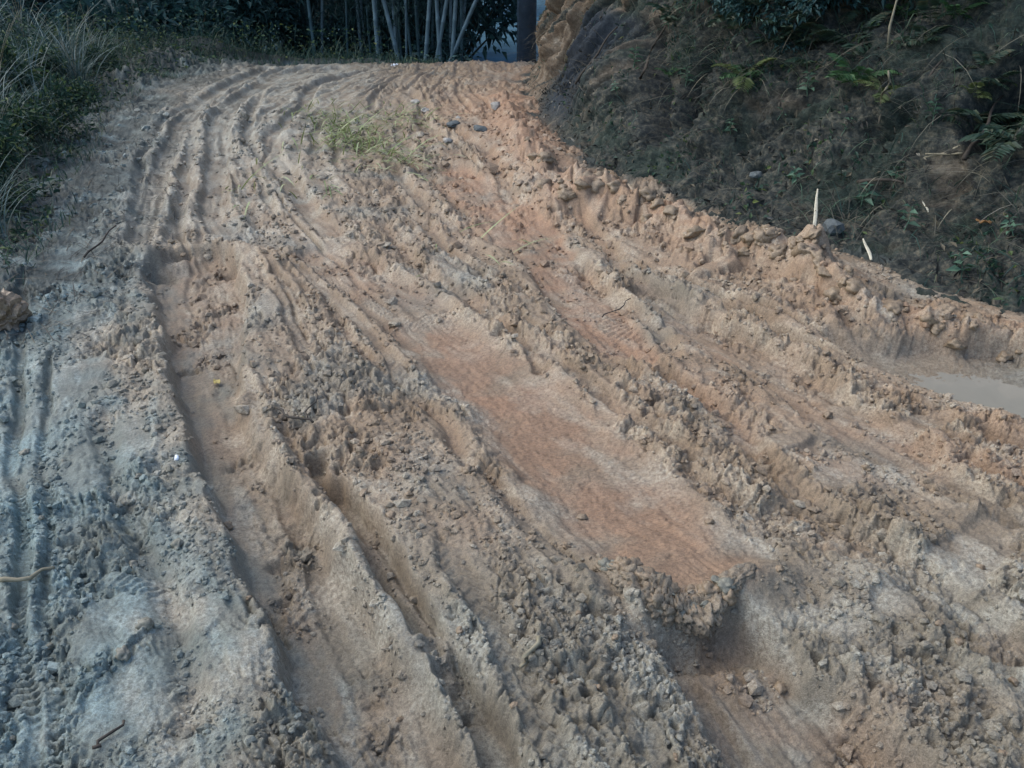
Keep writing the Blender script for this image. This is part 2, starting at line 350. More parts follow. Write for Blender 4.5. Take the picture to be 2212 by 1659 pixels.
        pit = ss(.42, .75, noise(X * 13, Y * 15, 76)) * rough
        z -= .032 * pit + .028 * ss(.35, .7, noise(al * 20, ac * 34, 78)) * rough
        z += (.0016 * noise(X * 70, Y * 70, 77) - .004 * ss(.45, .8, noise(X * 38, Y * 38, 79))) * smooth
    # colours of the clay, with the lens's cool cast painted in towards the left
    n1 = noise(X * .9 + 3, Y * .9, 80); n2 = noise(X * 4, Y * 4, 81); n3 = fbm(ac * 9, al * 5, 82, 3)
    orange = np.clip(orange + .22 * ss(-.9, -.2, X + .48 * (Y - 2.2)) * ss(1.6, 2.4, Y) * (.7 + .5 * n2) + .55 * ss(.0, .8, n1 + .5 * n2) * ss(-.9, .5, X + .12 * (Y - 3)) * .8 + .55 * np.exp(-((X - .25) / .8) ** 2 - ((Y - 8.8) / 2.6) ** 2), 0, 1)
    pale = np.clip(ss(.15, .75, n3 + .35 * n2) * (.75 - .3 * orange) + .55 * smooth * (1 - orange) * ss(-.2, .5, n2), 0, 1)
    pale = np.clip(pale + .6 * dry * ss(-.4, .3, n2) + .8 * pan, 0, 1) * (1 - verge)
    crust = ss(.15, .55, noise(ac * 8, al * 1.4, 86) * .7 + noise(ac * 22, al * 5, 87) * .5 + .25 * n2)
    pale = np.clip(np.maximum(pale * .8, crust * (.68 - .30 * orange)) + 0 * X, 0, 1) * (1 - verge)
    axis = X + .48 * (Y - 2.2)                                  # distance to the right of the left-hand tracks
    grey = np.clip(np.clip(ss(-.45, -1.28, axis + .4 * n1 + .3 * n2 + .22 * n3) * (.8 + .2 * n2) + .35 * ss(3.5, 8, Y) * ss(-.3, -2.5, X), 0, 1) , 0, 1) * (1 - .5 * orange)
    grey = np.maximum(grey, .32 * ss(.1, .6, noise(X * 2.2, Y * 2.2, 85)) * (1 - orange))
    grey = np.maximum(grey, .8 * pan * ss(1.6, 2.4, X))
    grey = np.maximum(grey, .35 * ss(2.6, 1.3, Y) * (1 - orange))
    grey = np.maximum(grey, .85 * shoulder); pale = np.clip(pale + .45 * trackz * ss(-.5, .3, n3), 0, 1)
    verge = np.maximum(verge, shoulder * ss(-.6, .4, noise(X * 5, Y * 5, 52) + .25 * noise(X * 17, Y * 17, 53) + .2))
    return z, orange, pale, grey, wet, verge, smooth, rough
def gz(x, y):
    return float(ground(np.array([x]), np.array([y]))[0][0])

# ------------------------------------------------------------------ helpers: meshes and objects
def tag(o, label=None, cat=None, group=None, kind=None):
    if label: o['label'] = label
    if cat: o['category'] = cat
    if group: o['group'] = group
    if kind: o['kind'] = kind
    return o
def np_mesh(name, co, faces, smooth=True, attrs=None):
    co = np.asarray(co, np.float32); faces = np.asarray(faces, np.int32)
    k = faces.shape[1]
    me = bpy.data.meshes.new(name)
    me.vertices.add(len(co)); me.vertices.foreach_set('co', co.ravel())
    me.loops.add(faces.size); me.loops.foreach_set('vertex_index', faces.ravel())
    me.polygons.add(len(faces))
    me.polygons.foreach_set('loop_start', np.arange(0, faces.size, k, dtype=np.int32))
    me.polygons.foreach_set('use_smooth', np.full(len(faces), smooth, bool))
    for an, (typ, val) in (attrs or {}).items():
        a = me.attributes.new(an, typ, 'POINT')
        a.data.foreach_set('color' if typ == 'FLOAT_COLOR' else 'value', np.asarray(val, np.float32).ravel())
    me.update(calc_edges=True)
    return me
def obj(name, me, mat=None, parent=None, loc=(0, 0, 0)):
    o = bpy.data.objects.new(name, me); COL.objects.link(o)
    o.location = loc
    if parent: o.parent = parent
    if mat and me and not me.materials: me.materials.append(mat)
    return o
def empty(name, loc, label, cat, group=None, rz=0):
    o = bpy.data.objects.new(name, None); COL.objects.link(o)
    o.empty_display_size = .1
    o.location = loc; o.rotation_euler = (0, 0, rz)
    return tag(o, label, cat, group)
def copy_tree(o, loc, rot, sc=1.0, label=None, group=None):
    c = o.copy(); COL.objects.link(c)
    c.location = loc; c.rotation_euler = rot; c.scale = (sc, sc, sc)
    if label: c['label'] = label
    if group: c['group'] = group
    for ch in o.children:
        d = ch.copy(); COL.objects.link(d); d.parent = c
        for g in ch.children:
            e = g.copy(); COL.objects.link(e); e.parent = d
    return c
def grid_faces(nr, nc):
    i = np.arange(nr * nc, dtype=np.int32).reshape(nr, nc)
    return np.stack([i[:-1, :-1], i[:-1, 1:], i[1:, 1:], i[1:, :-1]], -1).reshape(-1, 4)
def tube(path, radii, seg=8, cap=True):
    """a round tube along a path: vertices and triangle/quad faces (as quads)"""
    path = np.array(path, float); n = len(path)
    co = []; fa = []
    for i in range(n):
        t = path[min(i + 1, n - 1)] - path[max(i - 1, 0)]; t /= np.linalg.norm(t) + 1e-9
        a = np.cross(t, (0, 0, 1) if abs(t[2]) < .9 else (1, 0, 0)); a /= np.linalg.norm(a)
        b = np.cross(t, a)
        for k in range(seg):
            th = 2 * math.pi * k / seg
            co.append(path[i] + radii[i] * (math.cos(th) * a + math.sin(th) * b))
    for i in range(n - 1):
        for k in range(seg):
            fa.append((i * seg + k, i * seg + (k + 1) % seg, (i + 1) * seg + (k + 1) % seg, (i + 1) * seg + k))
    if cap:
        for e, base in ((0, 0), (1, (n - 1) * seg)):
            c = len(co); co.append(path[-1 if e else 0])
            for k in range(0, seg, 2):
                q = (c, base + k, base + (k + 1) % seg, base + (k + 2) % seg)
                fa.append(q if e else q[::-1])
    return np.array(co), np.array(fa, np.int32)
class MB:
    """collects quads with one random number per piece"""
    def __init__(s): s.co = []; s.fa = []; s.rn = []; s.n = 0
    def add(s, co, fa, rn=None):
        co = np.asarray(co, np.float32).reshape(-1, 3); fa = np.asarray(fa, np.int32)
        s.co.append(co); s.fa.append(fa + s.n)
        s.rn.append(np.full(len(co), random.random(), np.float32) if rn is None else np.asarray(rn, np.float32))
        s.n += len(co); return s
    def mesh(s, name, smooth=True):
        return np_mesh(name, np.vstack(s.co), np.vstack(s.fa), smooth, {'rnd': ('FLOAT', np.concatenate(s.rn))})
def blades(mb, root, L, W, lean, droop, head=None, seg=4, side=None):
    """N grass blades: arching ribbons from their roots"""
    root = np.asarray(root, float); N = len(root)
    L = np.broadcast_to(L, (N,)).astype(float); W = np.broadcast_to(W, (N,)).astype(float)
    lean = np.broadcast_to(lean, (N,)).astype(float); droop = np.broadcast_to(droop, (N,)).astype(float)
    head = RNG.uniform(0, 2 * math.pi, N) if head is None else np.broadcast_to(head, (N,)).astype(float)
    hx, hy = np.cos(head), np.sin(head)
    tw = RNG.uniform(-.7, .7, N)
    sx, sy = -np.sin(head + tw), np.cos(head + tw)
    co = np.zeros((N, seg + 1, 2, 3))
    for k in range(seg + 1):
        u = k / seg
        ang = lean + droop * u
        # integrate the bend: close enough with the mean angle
        am = lean + droop * u * .5
        hd = L * u * np.sin(am); vz = L * u * np.cos(am)
        wd = W * (1 - u) ** .6 * (.55 + .45 * min(1, u * 4)) + .0004
        for j, sgn in enumerate((-1, 1)):
            co[:, k, j, 0] = root[:, 0] + hx * hd + sgn * sx * wd / 2
            co[:, k, j, 1] = root[:, 1] + hy * hd + sgn * sy * wd / 2
            co[:, k, j, 2] = root[:, 2] + vz
    b = (np.arange(N) * (seg + 1) * 2)[:, None]
    q = np.array([(2 * k, 2 * k + 1, 2 * k + 3, 2 * k + 2) for k in range(seg)]).reshape(1, -1)
    mb.add(co.reshape(-1, 3), (b + q).reshape(-1, 4), np.repeat(RNG.random(N), (seg + 1) * 2))
def leaves(mb, pos, d, L, W, fold=.25, up=None):
    """N leaves: folded lozenges with two quads... base, two shoulders each side, tip"""
    pos = np.asarray(pos, float); N = len(pos)
    d = np.asarray(d, float); d = d / (np.linalg.norm(d, axis=1, keepdims=True) + 1e-9)
    L = np.broadcast_to(L, (N,))[:, None]; W = np.broadcast_to(W, (N,))[:, None]
    ref = np.tile((0., 0., 1.), (N, 1)) if up is None else np.asarray(up, float)
    ref = ref + RNG.normal(0, .45, (N, 3))
    s = np.cross(d, ref); s /= np.linalg.norm(s, axis=1, keepdims=True) + 1e-9
    n = np.cross(s, d)
    mid = pos + d * L * .5 - n * L * .04
    tip = pos + d * L - n * L * .16
    lft = pos + d * L * .42 + s * W * .5 + n * W * fold
    rgt = pos + d * L * .42 - s * W * .5 + n * W * fold
    co = np.stack([pos, lft, mid, rgt, tip], 1).reshape(-1, 3)
    b = (np.arange(N) * 5)[:, None]
    q = np.array([0, 2, 4, 1, 0, 3, 4, 2]).reshape(1, -1)
    mb.add(co, (b + q).reshape(-1, 4), np.repeat(RNG.random(N), 5))
def rnd_dirs(N, zlo=-1, zhi=1):
    th = RNG.uniform(0, 2 * math.pi, N); zz = RNG.uniform(zlo, zhi, N); r = np.sqrt(np.maximum(1 - zz * zz, .01))
    return np.stack([r * np.cos(th), r * np.sin(th), zz], 1)

# ------------------------------------------------------------------ helpers: materials
def mat_base(name, rough=.9, spec=.2):
    m = bpy.data.materials.new(name); m.use_nodes = True
    n = m.node_tree.nodes; b = n['Principled BSDF']
    b.inputs['Roughness'].default_value = rough
    b.inputs['Specular IOR Level'].default_value = spec
    return m, m.node_tree, b
def nd(t, typ, **kw):
    n = t.nodes.new(typ)
    for k, v in kw.items(): setattr(n, k, v)
    return n
def mixc(t, fac, a, b, mode='MIX'):
    n = nd(t, 'ShaderNodeMix', data_type='RGBA', blend_type=mode)
    for sock, val in ((n.inputs[0], fac), (n.inputs[6], a), (n.inputs[7], b)):
        if hasattr(val, 'is_output'): t.links.new(val, sock)
        else: sock.default_value = val if not isinstance(val, tuple) else (val + (1,) if len(val) == 3 else val)
    return n.outputs[2]
def ramp(t, fac, stops):
    n = nd(t, 'ShaderNodeValToRGB')
    e = n.color_ramp.elements
    while len(e) < len(stops): e.new(.5)
    for i, (p, c) in enumerate(stops):
        e[i].position = p; e[i].color = (c + (1,)) if isinstance(c, tuple) else (c, c, c, 1)
    t.links.new(fac, n.inputs[0]); return n.outputs[0]
def tnoise(t, scale, detail=4, rough=.6, vec=None, dist=0):
    n = nd(t, 'ShaderNodeTexNoise')
    n.inputs['Scale'].default_value = scale; n.inputs['Detail'].default_value = detail
    n.inputs['Roughness'].default_value = rough; n.inputs['Distortion'].default_value = dist
    if vec is None:
        vec = nd(t, 'ShaderNodeTexCoord').outputs['Object']
    t.links.new(vec, n.inputs['Vector']); return n.outputs['Fac']
def bump(t, b, height, dist, strength=1.0):
    n = nd(t, 'ShaderNodeBump'); n.inputs['Distance'].default_value = dist; n.inputs['Strength'].default_value = strength
    t.links.new(height, n.inputs['Height']); t.links.new(n.outputs[0], b.inputs['Normal'])
def plain(name, col, rough=.8, spec=.2, var=.25, scale=30, bd=.002):
    m, t, b = mat_base(name, rough, spec)
    f = tnoise(t, scale, 5)
    lo = tuple(c * (1 - var) for c in col); hi = tuple(min(1, c * (1 + var)) for c in col)
    t.links.new(ramp(t, f, [(.3, lo), (.7, hi)]), b.inputs['Base Color'])
    bump(t, b, f, bd)
    return m
def leafmat(name, stops, rough=.55, trans=.25, spec=.3):
    m, t, b = mat_base(name, rough, spec)
    a = nd(t, 'ShaderNodeAttribute', attribute_name='rnd')
    c = ramp(t, a.outputs['Fac'], stops)
    f = tnoise(t, 60, 3)
    c = mixc(t, .45, c, ramp(t, f, [(.3, .45), (.7, 1.0)]), 'MULTIPLY')
    t.links.new(c, b.inputs['Base Color'])
    if trans:
        tr = nd(t, 'ShaderNodeBsdfTranslucent'); t.links.new(c, tr.inputs[0])
        mx = nd(t, 'ShaderNodeMixShader'); mx.inputs[0].default_value = trans
        t.links.new(b.outputs[0], mx.inputs[1]); t.links.new(tr.outputs[0], mx.inputs[2])
        t.links.new(mx.outputs[0], t.nodes['Material Output'].inputs[0])
    return m

# mud: clays mixed by place; GREY has the lens's cool cast painted in
BROWN, ORANGE, PALE, GREY, SOIL = (.282, .206, .132), (.365, .214, .125), (.50, .422, .312), (.148, .200, .188), (.045, .054, .046)
def mud_material(name='mud', k=1.0, relief=True):
    m, t, b = mat_base(name, .65, .38)
    a = nd(t, 'ShaderNodeAttribute', attribute_name='clay')
    sep = nd(t, 'ShaderNodeSeparateColor'); t.links.new(a.outputs['Color'], sep.inputs[0])
    a2 = nd(t, 'ShaderNodeAttribute', attribute_name='wet')
    a3 = nd(t, 'ShaderNodeAttribute', attribute_name='soil')
    f = tnoise(t, 14 * k, 6, .7); g = tnoise(t, 90 * k, 5, .7); h = tnoise(t, 320 * k, 3, .7)
    c = mixc(t, sep.outputs[0], BROWN, ORANGE)
    c = mixc(t, sep.outputs[2], c, GREY)
    pn = nd(t, 'ShaderNodeMath', operation='MULTIPLY'); t.links.new(sep.outputs[1], pn.inputs[0]); t.links.new(ramp(t, g, [(.35, .25), (.62, 1.0)]), pn.inputs[1])
    gp = mixc(t, sep.outputs[2], PALE, (.25, .36, .365))
    c = mixc(t, pn.outputs[0], c, gp)
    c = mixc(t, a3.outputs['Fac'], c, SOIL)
    c = mixc(t, 1.0, c, ramp(t, f, [(.25, .72), (.75, 1.18)]), 'MULTIPLY')
    c = mixc(t, 1.0, c, ramp(t, g, [(.25, .58), (.5, 1.0), (.78, 1.36)]), 'MULTIPLY')
    c = mixc(t, .9, c, ramp(t, h, [(.3, .5), (.55, 1.0), (.75, 1.3)]), 'MULTIPLY')
    c = mixc(t, a2.outputs['Fac'], c, mixc(t, 1.0, c, (.66, .64, .62), 'MULTIPLY'))
    t.links.new(c, b.inputs['Base Color'])
    rr = nd(t, 'ShaderNodeMapRange'); rr.inputs[3].default_value = .54; rr.inputs[4].default_value = .26
    t.links.new(a2.outputs['Fac'], rr.inputs[0]); t.links.new(rr.outputs[0], b.inputs['Roughness'])
    hs = nd(t, 'ShaderNodeMath', operation='ADD'); t.links.new(g, hs.inputs[0]); t.links.new(h, hs.inputs[1])
    if not relief: c = mixc(t, 1.0, c, (.80, .78, .75), 'MULTIPLY'); t.links.new(c, b.inputs['Base Color'])
    if relief: bump(t, b, hs.outputs[0], .006, .8)
    return m
M = {}
M['mud'] = mud_material()
M['clod_mud'] = mud_material('clod_mud', .04, False)

# ------------------------------------------------------------------ the road: one sheet, finer near the eye
ys = [-3.0, -2, -1, -.4, 0, .3, .55, .75, .88]
y = .95
while y < 15.5:
    ys.append(y); y += max(.0022, min(.032, (y * y + 2.2) / 1330 * .95))
ys = np.array(ys)
NC = 1060
cu = np.linspace(-1, 1, NC)
wid = np.maximum(np.hypot(ys, 1.5), 1.85) * .80
GX = cu[None, :] * wid[:, None] + 0 * ys[:, None]
GY = np.repeat(ys[:, None], NC, 1)
z, org, pal, gry, wet, vrg, smo, rgh = ground(GX, GY)
# under the bank the sheet turns to dark soil
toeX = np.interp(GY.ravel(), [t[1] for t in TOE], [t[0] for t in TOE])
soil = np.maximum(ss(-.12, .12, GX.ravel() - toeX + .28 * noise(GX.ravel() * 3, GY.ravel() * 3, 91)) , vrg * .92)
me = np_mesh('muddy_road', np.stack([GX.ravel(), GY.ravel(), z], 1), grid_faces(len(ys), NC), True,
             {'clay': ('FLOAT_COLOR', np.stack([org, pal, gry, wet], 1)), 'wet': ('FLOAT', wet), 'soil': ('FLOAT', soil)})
road = tag(obj('muddy_road', me, M['mud']), 'rutted wet clay road churned by wheels, climbing to a crest', kind='structure')
ROAD_XYZ = np.stack([GX.ravel(), GY.ravel(), z], 1)

def project(pts):
    p = np.asarray(pts, float) - (0, 0, CAM_H)
    f = p[:, 1] * math.cos(PITCH) - p[:, 2] * math.sin(PITCH)
    up = p[:, 1] * math.sin(PITCH) + p[:, 2] * math.cos(PITCH)
    f = np.maximum(f, .01)
    return 1106 + FPX * p[:, 0] / f, 829.5 - FPX * up / f, f
class Spot:
    """finds the place on a surface that the photograph shows at a point"""
    def __init__(s, xyz): s.p = np.asarray(xyz); s.u, s.v, s.d = project(s.p)
    def __call__(s, u, v):
        r2 = (s.u - u) ** 2 + (s.v - v) ** 2
        k = np.nonzero(r2 < max(6.0, math.sqrt(r2.min()) + 3) ** 2)[0]
        return s.p[k[np.argmin(s.d[k])]].copy()
on_road = Spot(ROAD_XYZ)

# ------------------------------------------------------------------ land beyond, hills
def dull(name, col, bump_d=.05, sc=6):
    return plain(name, col, .95, .1, .35, sc, bump_d)
M['dark_backing'] = dull('dark_backing', (.008, .012, .011))  # near-black, the wood's shade put into the colour
M['valley'] = dull('valley', (.045, .095, .125), .1, 2)  # blue of the haze painted into the ground colour
M['far_hill'] = dull('far_hill', (.085, .125, .17), .3, .6)  # bluish tone paints distance haze into the hill
gx = np.linspace(-1, 1, 121); gx = np.sign(gx) * (np.abs(gx) ** 2.2) * 260
gy = np.concatenate([np.linspace(-60, 10, 20), np.linspace(12, 40, 60), np.linspace(44, 420, 50)])
TX, TY = np.meshgrid(gx, gy)
TZ = -.62 - .02 * np.maximum(TY - 13, 0) - .6 * ss(20, 60, TY) + .12 * fbm(TX * .3, TY * .3, 3, 3).reshape(TX.shape)
TZ = np.where(TY < 12.5, -.9, TZ)
TZ = TZ + 1.0 * ss(3.2, 9, -TX) * ss(30, 4, TY)
tag(obj('terrain', np_mesh('terrain', np.stack([TX.ravel(), TY.ravel(), TZ.ravel()], 1), grid_faces(len(gy), len(gx))), M['valley']), kind='structure')
def hill(name, x0, x1, y0, dy, H, mat, nx=70, ny=24, seed=0, amp=1.5):
    X, T = np.meshgrid(np.linspace(x0, x1, nx), np.linspace(0, 1, ny))
    Yv = y0 + dy * T + 2.5 * noise(X * .12, T * 2, seed).reshape(X.shape)
    Z = -2.5 + H * ss(0, 1, T) ** .8 + amp * fbm(X * .35, T * 4, seed + 1, 4).reshape(X.shape)
    return tag(obj(name, np_mesh(name, np.stack([X.ravel(), Yv.ravel(), Z.ravel()], 1), grid_faces(ny, nx)), mat), kind='structure')
hill('hill', -70, -1.9, 27, 22, 20, M['dark_backing'], seed=5)  # added dark backing, keeps sky from showing between the stems
hill('distant_hill', -160, 190, 75, 120, 70, M['far_hill'], 120, 40, 9, 3.0)

# ------------------------------------------------------------------ the earth bank
PAR = np.array([(18, .7, 50), (18, .7, 50), (16, .65, 48), (17, .6, 48), (20, .5, 50), (26, .4, 55), (32, .3, 59), (35, .25, 62), (38, .25, 64), (44, .3, 66), (48, .3, 68), (52, .25, 70), (52, .25, 70), (50, .3, 66), (45, .3, 60), (45, .3, 60), (45, .3, 60)])
tc = smooth_curve([t + tuple(p) for t, p in zip(TOE, PAR)], 12)
seglen = np.hypot(np.diff(tc[:, 0]), np.diff(tc[:, 1])); sl = np.concatenate([[0], np.cumsum(seglen)])
sv = [0.0]
while sv[-1] < sl[-1] - .05:
    yy = np.interp(sv[-1], sl, tc[:, 1])
    sv.append(sv[-1] + (.016 if 3 < yy < 13.2 else .06))
sv = np.array(sv)
tx, ty, a0, l0, a1 = [np.interp(sv, sl, tc[:, i]) for i in range(5)]
tgx, tgy = np.gradient(tx, sv), np.gradient(ty, sv)
sm_s = np.linspace(0, sl[-1], 600)
kx, ky = np.interp(sm_s, sv, tgx), np.interp(sm_s, sv, tgy)
ker = np.hanning(71); ker /= ker.sum()
kx = np.convolve(np.pad(kx, 35, 'edge'), ker, 'valid'); ky = np.convolve(np.pad(ky, 35, 'edge'), ker, 'valid')
nx_, ny_ = np.interp(sv, sm_s, ky), -np.interp(sv, sm_s, kx)
nl = np.hypot(nx_, ny_); nx_, ny_ = nx_ / nl, ny_ / nl
qv = np.concatenate([np.arange(-.35, 2.3, .017), np.arange(2.32, 6, .10)])
NQ = len(qv)
ang = np.zeros((len(sv), NQ))
for j, q in enumerate(qv):
    lo = ss(l0 - .12, l0 + .15, q)
    ang[:, j] = np.radians(np.where(q < 0, 8, a0 * (1 - lo) + a1 * lo) * (1 - ss(2.4, 3.6, q) * .55))
dq = np.diff(qv, prepend=qv[0])
OUT = np.cumsum(np.cos(ang) * dq, 1) - .35; ZZ = np.cumsum(np.sin(ang) * dq, 1) - .35 * math.sin(math.radians(8)) - .03
ZZ = ZZ + np.minimum(0, crest(tx, ty))[:, None]
SS, QQ = np.meshgrid(sv, qv, indexing='ij')
bx = tx[:, None] + nx_[:, None] * OUT; by = ty[:, None] + ny_[:, None] * OUT; bz = ZZ
n_out = np.stack([-nx_[:, None] * np.sin(ang), -ny_[:, None] * np.sin(ang), np.cos(ang)], -1)
sf, qf = SS.ravel().astype(np.float32), QQ.ravel().astype(np.float32)
yf = by.ravel()
near_nose = ss(6.2, 8.2, yf)
steep = ss(.1, .6, qf)
wsf, wqf = sf + .12 * noise(sf * 2, qf * 2, 201), qf + .12 * noise(sf * 2, qf * 2, 202)
dgn = wsf + .75 * wqf                                            # leaning slabs of the cut face
disp = .16 * fbm(wsf * .7, wqf * .8, 203, 3) * steep
disp += steep * (.10 * near_nose + .05) * noise(dgn * 2.6, wqf * .5, 206)
disp += steep * (.055 * near_nose + .02) * (1 - 2.5 * np.abs(noise(dgn * 5.5, wqf * .9, 207)))
rocky = steep * np.maximum(near_nose, .25)
for (ka, kb, am, sd) in [(2.1, .5, .16, 230), (6, 1.3, .085, 231), (15, 3.2, .034, 232), (34, 9, .014, 233)]:
    pl, ed_ = plates(dgn * ka, wqf * kb * 1.4 - .3 * dgn * ka, sd)
    disp += rocky * am * (pl - .35 * (1 - ss(0, .10, ed_)))
f1, f2, iv = worley(wsf * 5, wqf * 6, 210)
foam = 1 - .9 * near_nose
disp += .05 * foam * (iv - .4) * (1 - f1) - .02 * (1 - ss(0, .12, f2 - f1))
f1b, f2b, ivb = worley(wsf * 14, wqf * 16, 211)
disp += .034 * foam * (ivb - .35) * np.clip(1 - f1b * f1b, 0, 1)
disp += .034 * (1 - .75 * near_nose) * fbm(wsf * 8, wqf * 9, 212, 4, .6)
disp -= .045 * (1 - .8 * near_nose) * ss(.25, .6, noise(wsf * 5, wqf * 6, 214)) * steep
f1c, _, ivc = worley(wsf * 34, wqf * 40, 213)
disp += .012 * foam * ivc * np.clip(1 - f1c * f1c, 0, 1)
B0 = np.stack([bx.ravel(), by.ravel(), bz.ravel()], 1); NO = n_out.reshape(-1, 3)
pu, pv, pd = project(B0)
# the dark hollow under a slab at the right, a burrow, gullies in the face
hol = np.exp(-(((pu - 2205) / 105) ** 2 + ((pv - 200 - .75 * (2200 - pu)) / 95) ** 2) ** 3) * (yf > 3) * (yf < 8)
disp -= .9 * hol
bur = np.exp(-(((pu - 1637) / 11) ** 2 + ((pv - 358) / 10) ** 2))
disp -= .14 * bur * (yf > 3)
gul = np.exp(-((pu - 1395 - .10 * (pv - 150)) / 26) ** 2) * ss(20, 90, pv) * ss(330, 230, pv) + .8 * np.exp(-((pu - 1490 + .25 * (pv - 200)) / 20) ** 2) * ss(40, 120, pv) * ss(320, 200, pv)
disp -= .42 * gul * (yf > 5)
slab = np.exp(-(((pu - 1262 + .55 * (pv - 150)) / 48) ** 2) ** 1.5) * ss(10, 50, pv) * ss(300, 220, pv) * (yf > 6)
disp = disp * (1 - .3 * slab) + .05 * slab
BK = B0 + NO * disp[:, None]
zone = ss(1430, 1240, pu + .55 * pv) * ss(330, 220, pv)
ochre = near_nose * ss(.0, .5, 1.2 * noise(dgn * 7.5, wqf * .7, 220) + .6 * noise(dgn * 19, wqf * 2.2, 221) + .95 * zone - .42) * (1 - slab)
ochre = np.maximum(ochre, .35 * ss(.45, .8, fbm(sf * 2.2, qf * 3, 222, 3)) * ss(.0, .4, qf))
ochre = np.maximum(ochre, .9 * ss(.15, -.1, qf + .15 * noise(sf * 3, qf * 3, 223)) * ss(7, 8.5, yf))
moss = ss(-.1, .55, fbm(sf * 1.6, qf * 2, 225, 4)) * (1 - ochre)
def bank_material():
    m, t, b = mat_base('bank_soil', .9, .25)
    a = nd(t, 'ShaderNodeAttribute', attribute_name='soil_and_shade')
    sep = nd(t, 'ShaderNodeSeparateColor'); t.links.new(a.outputs['Color'], sep.inputs[0])
    f = tnoise(t, 9, 6, .7); g = tnoise(t, 70, 5, .75); h = tnoise(t, 28, 4, .65)
    c = ramp(t, h, [(.30, (.012, .016, .017)), (.5, (.042, .046, .040)), (.68, (.125, .112, .082))])  # bluish soil tones also carry the lens's cool edge cast
    c = mixc(t, sep.outputs[1], c, ramp(t, g, [(.3, (.010, .019, .014)), (.7, (.034, .052, .040))]))
    c = mixc(t, sep.outputs[0], c, ramp(t, f, [(.28, (.085, .058, .040)), (.5, (.165, .120, .080)), (.66, (.27, .225, .17)), (.8, (.13, .092, .062))]))
    c = mixc(t, sep.outputs[2], c, (.024, .031, .041))  # dark slab rock; the same tone paints shade into the gullies
    c = mixc(t, .9, c, ramp(t, g, [(.28, .45), (.55, 1.0), (.78, 1.5)]), 'MULTIPLY')
    t.links.new(c, b.inputs['Base Color'])
    bump(t, b, g, .012, .8)
    return m
M['bank'] = bank_material()
bank = tag(obj('earth_bank', np_mesh('earth_bank', BK, grid_faces(len(sv), NQ)[:, ::-1], True,
          {'soil_and_shade': ('FLOAT_COLOR', np.stack([ochre * (1 - np.clip(gul, 0, 1) * (yf > 5)), moss * .7, np.maximum(slab * .9, np.clip(gul, 0, 1) * (yf > 5) * .7), 0 * slab], 1))}), M['bank']), 'steep dark earth bank cut beside the road', kind='structure')
on_bank = Spot(BK[(pd > 1) & (pu > 900) & (pu < 2600) & (pv > -400) & (pv < 1300)])

# ------------------------------------------------------------------ loose mud
def lump_mesh(name, seed, sub=3, amp=.35, squash=.7, clay=(.12, .08, .05, 0)):
    import bmesh
    from mathutils import noise as mn
    bm = bmesh.new(); bmesh.ops.create_icosphere(bm, subdivisions=sub, radius=1.0)
    off = Vector((seed * 13.1, seed * 7.7, seed * 3.3))
    for v in bm.verts:
        p = v.co.copy()
        d = mn.voronoi(p * 1.5 + off)[0]
        k = 1 + amp * (.7 * mn.noise(p * 1.1 + off) + .55 * (.45 - d[0]) * 1.6 + .5 * (.3 - mn.voronoi(p * 3.6 + off)[0][0]) + .34 * mn.noise(p * 4 + off) + .3 * mn.noise(p * 9 + off))
        v.co = p * k; v.co.z *= squash
    me = bpy.data.meshes.new(name); bm.to_mesh(me); bm.free()
    for p in me.polygons: p.use_smooth = True
    a = me.attributes.new('clay', 'FLOAT_COLOR', 'POINT')
    for k in range(len(me.vertices)): a.data[k].color = clay
    return me
def clod_mat(name, base):
    m, t, b = mat_base(name, .85, .25)
    g = tnoise(t, 3.5, 6, .75); h = tnoise(t, 14, 4, .7)
    lo = tuple(c * .7 for c in base); hi = tuple(c * 1.3 for c in base)
    c = ramp(t, g, [(.3, lo), (.7, hi)])
    c = mixc(t, .7, c, ramp(t, h, [(.3, .65), (.7, 1.2)]), 'MULTIPLY')
    t.links.new(c, b.inputs['Base Color']); return m
M['clod'] = clod_mat('clod', (.37, .265, .195))
LUMPS = [lump_mesh('clod', k, 3, .62) for k in range(5)]
GLUMPS = [lump_mesh('clod', k, 3, .62, .7, (.0, .15, .5, 0)) for k in range(5)]
for me_ in LUMPS + GLUMPS: me_.materials.append(M['clod_mud'])
def put_lump(name, p, r, meshes, parent=None):
    o = obj(name, random.choice(meshes), None, parent, p)
    o.rotation_euler = (random.uniform(-.5, .5), random.uniform(-.5, .5), random.uniform(0, 6.3))
    o.scale = (r * random.uniform(.8, 1.25), r * random.uniform(.8, 1.25), r * random.uniform(.8, 1.1))
    return o
lp = P(1470, 1310)
ledge = empty('mud_ledge', (lp[0], lp[1], gz(*lp)), 'overhanging ledge of broken mud clods at the end of the orange trough', 'mud ledge')
rl = np.array([P(u, v) for u, v in [(1275, 1238), (1340, 1272), (1400, 1300), (1460, 1318), (1520, 1312), (1575, 1290), (1640, 1252)]])
rl = smooth_curve(np.hstack([rl, np.zeros((len(rl), 1))]), 30)[:, :2]
zr = ground(rl[:, 0], rl[:, 1], False)[0]
zr = np.convolve(np.pad(zr, 20, 'edge'), np.ones(41) / 41, 'valid')
NS, NT = len(rl), 64
th_ = np.linspace(0, 2 * math.pi, NT, endpoint=False)
Sg, Tg = np.meshgrid(np.linspace(0, .6, NS), th_, indexing='ij')
tp = np.sin(math.pi * np.clip(np.linspace(.02, .98, NS), 0, 1)) ** .5
f1, f2, iv = worley(Sg * 34, np.abs(Tg - math.pi) * .07 * 34, 130)
g1, g2, jv = worley(Sg * 85, np.abs(Tg - math.pi) * .07 * 85, 131)
rpl, red = plates(Sg * 40, np.abs(Tg - math.pi) * 2.2, 135)
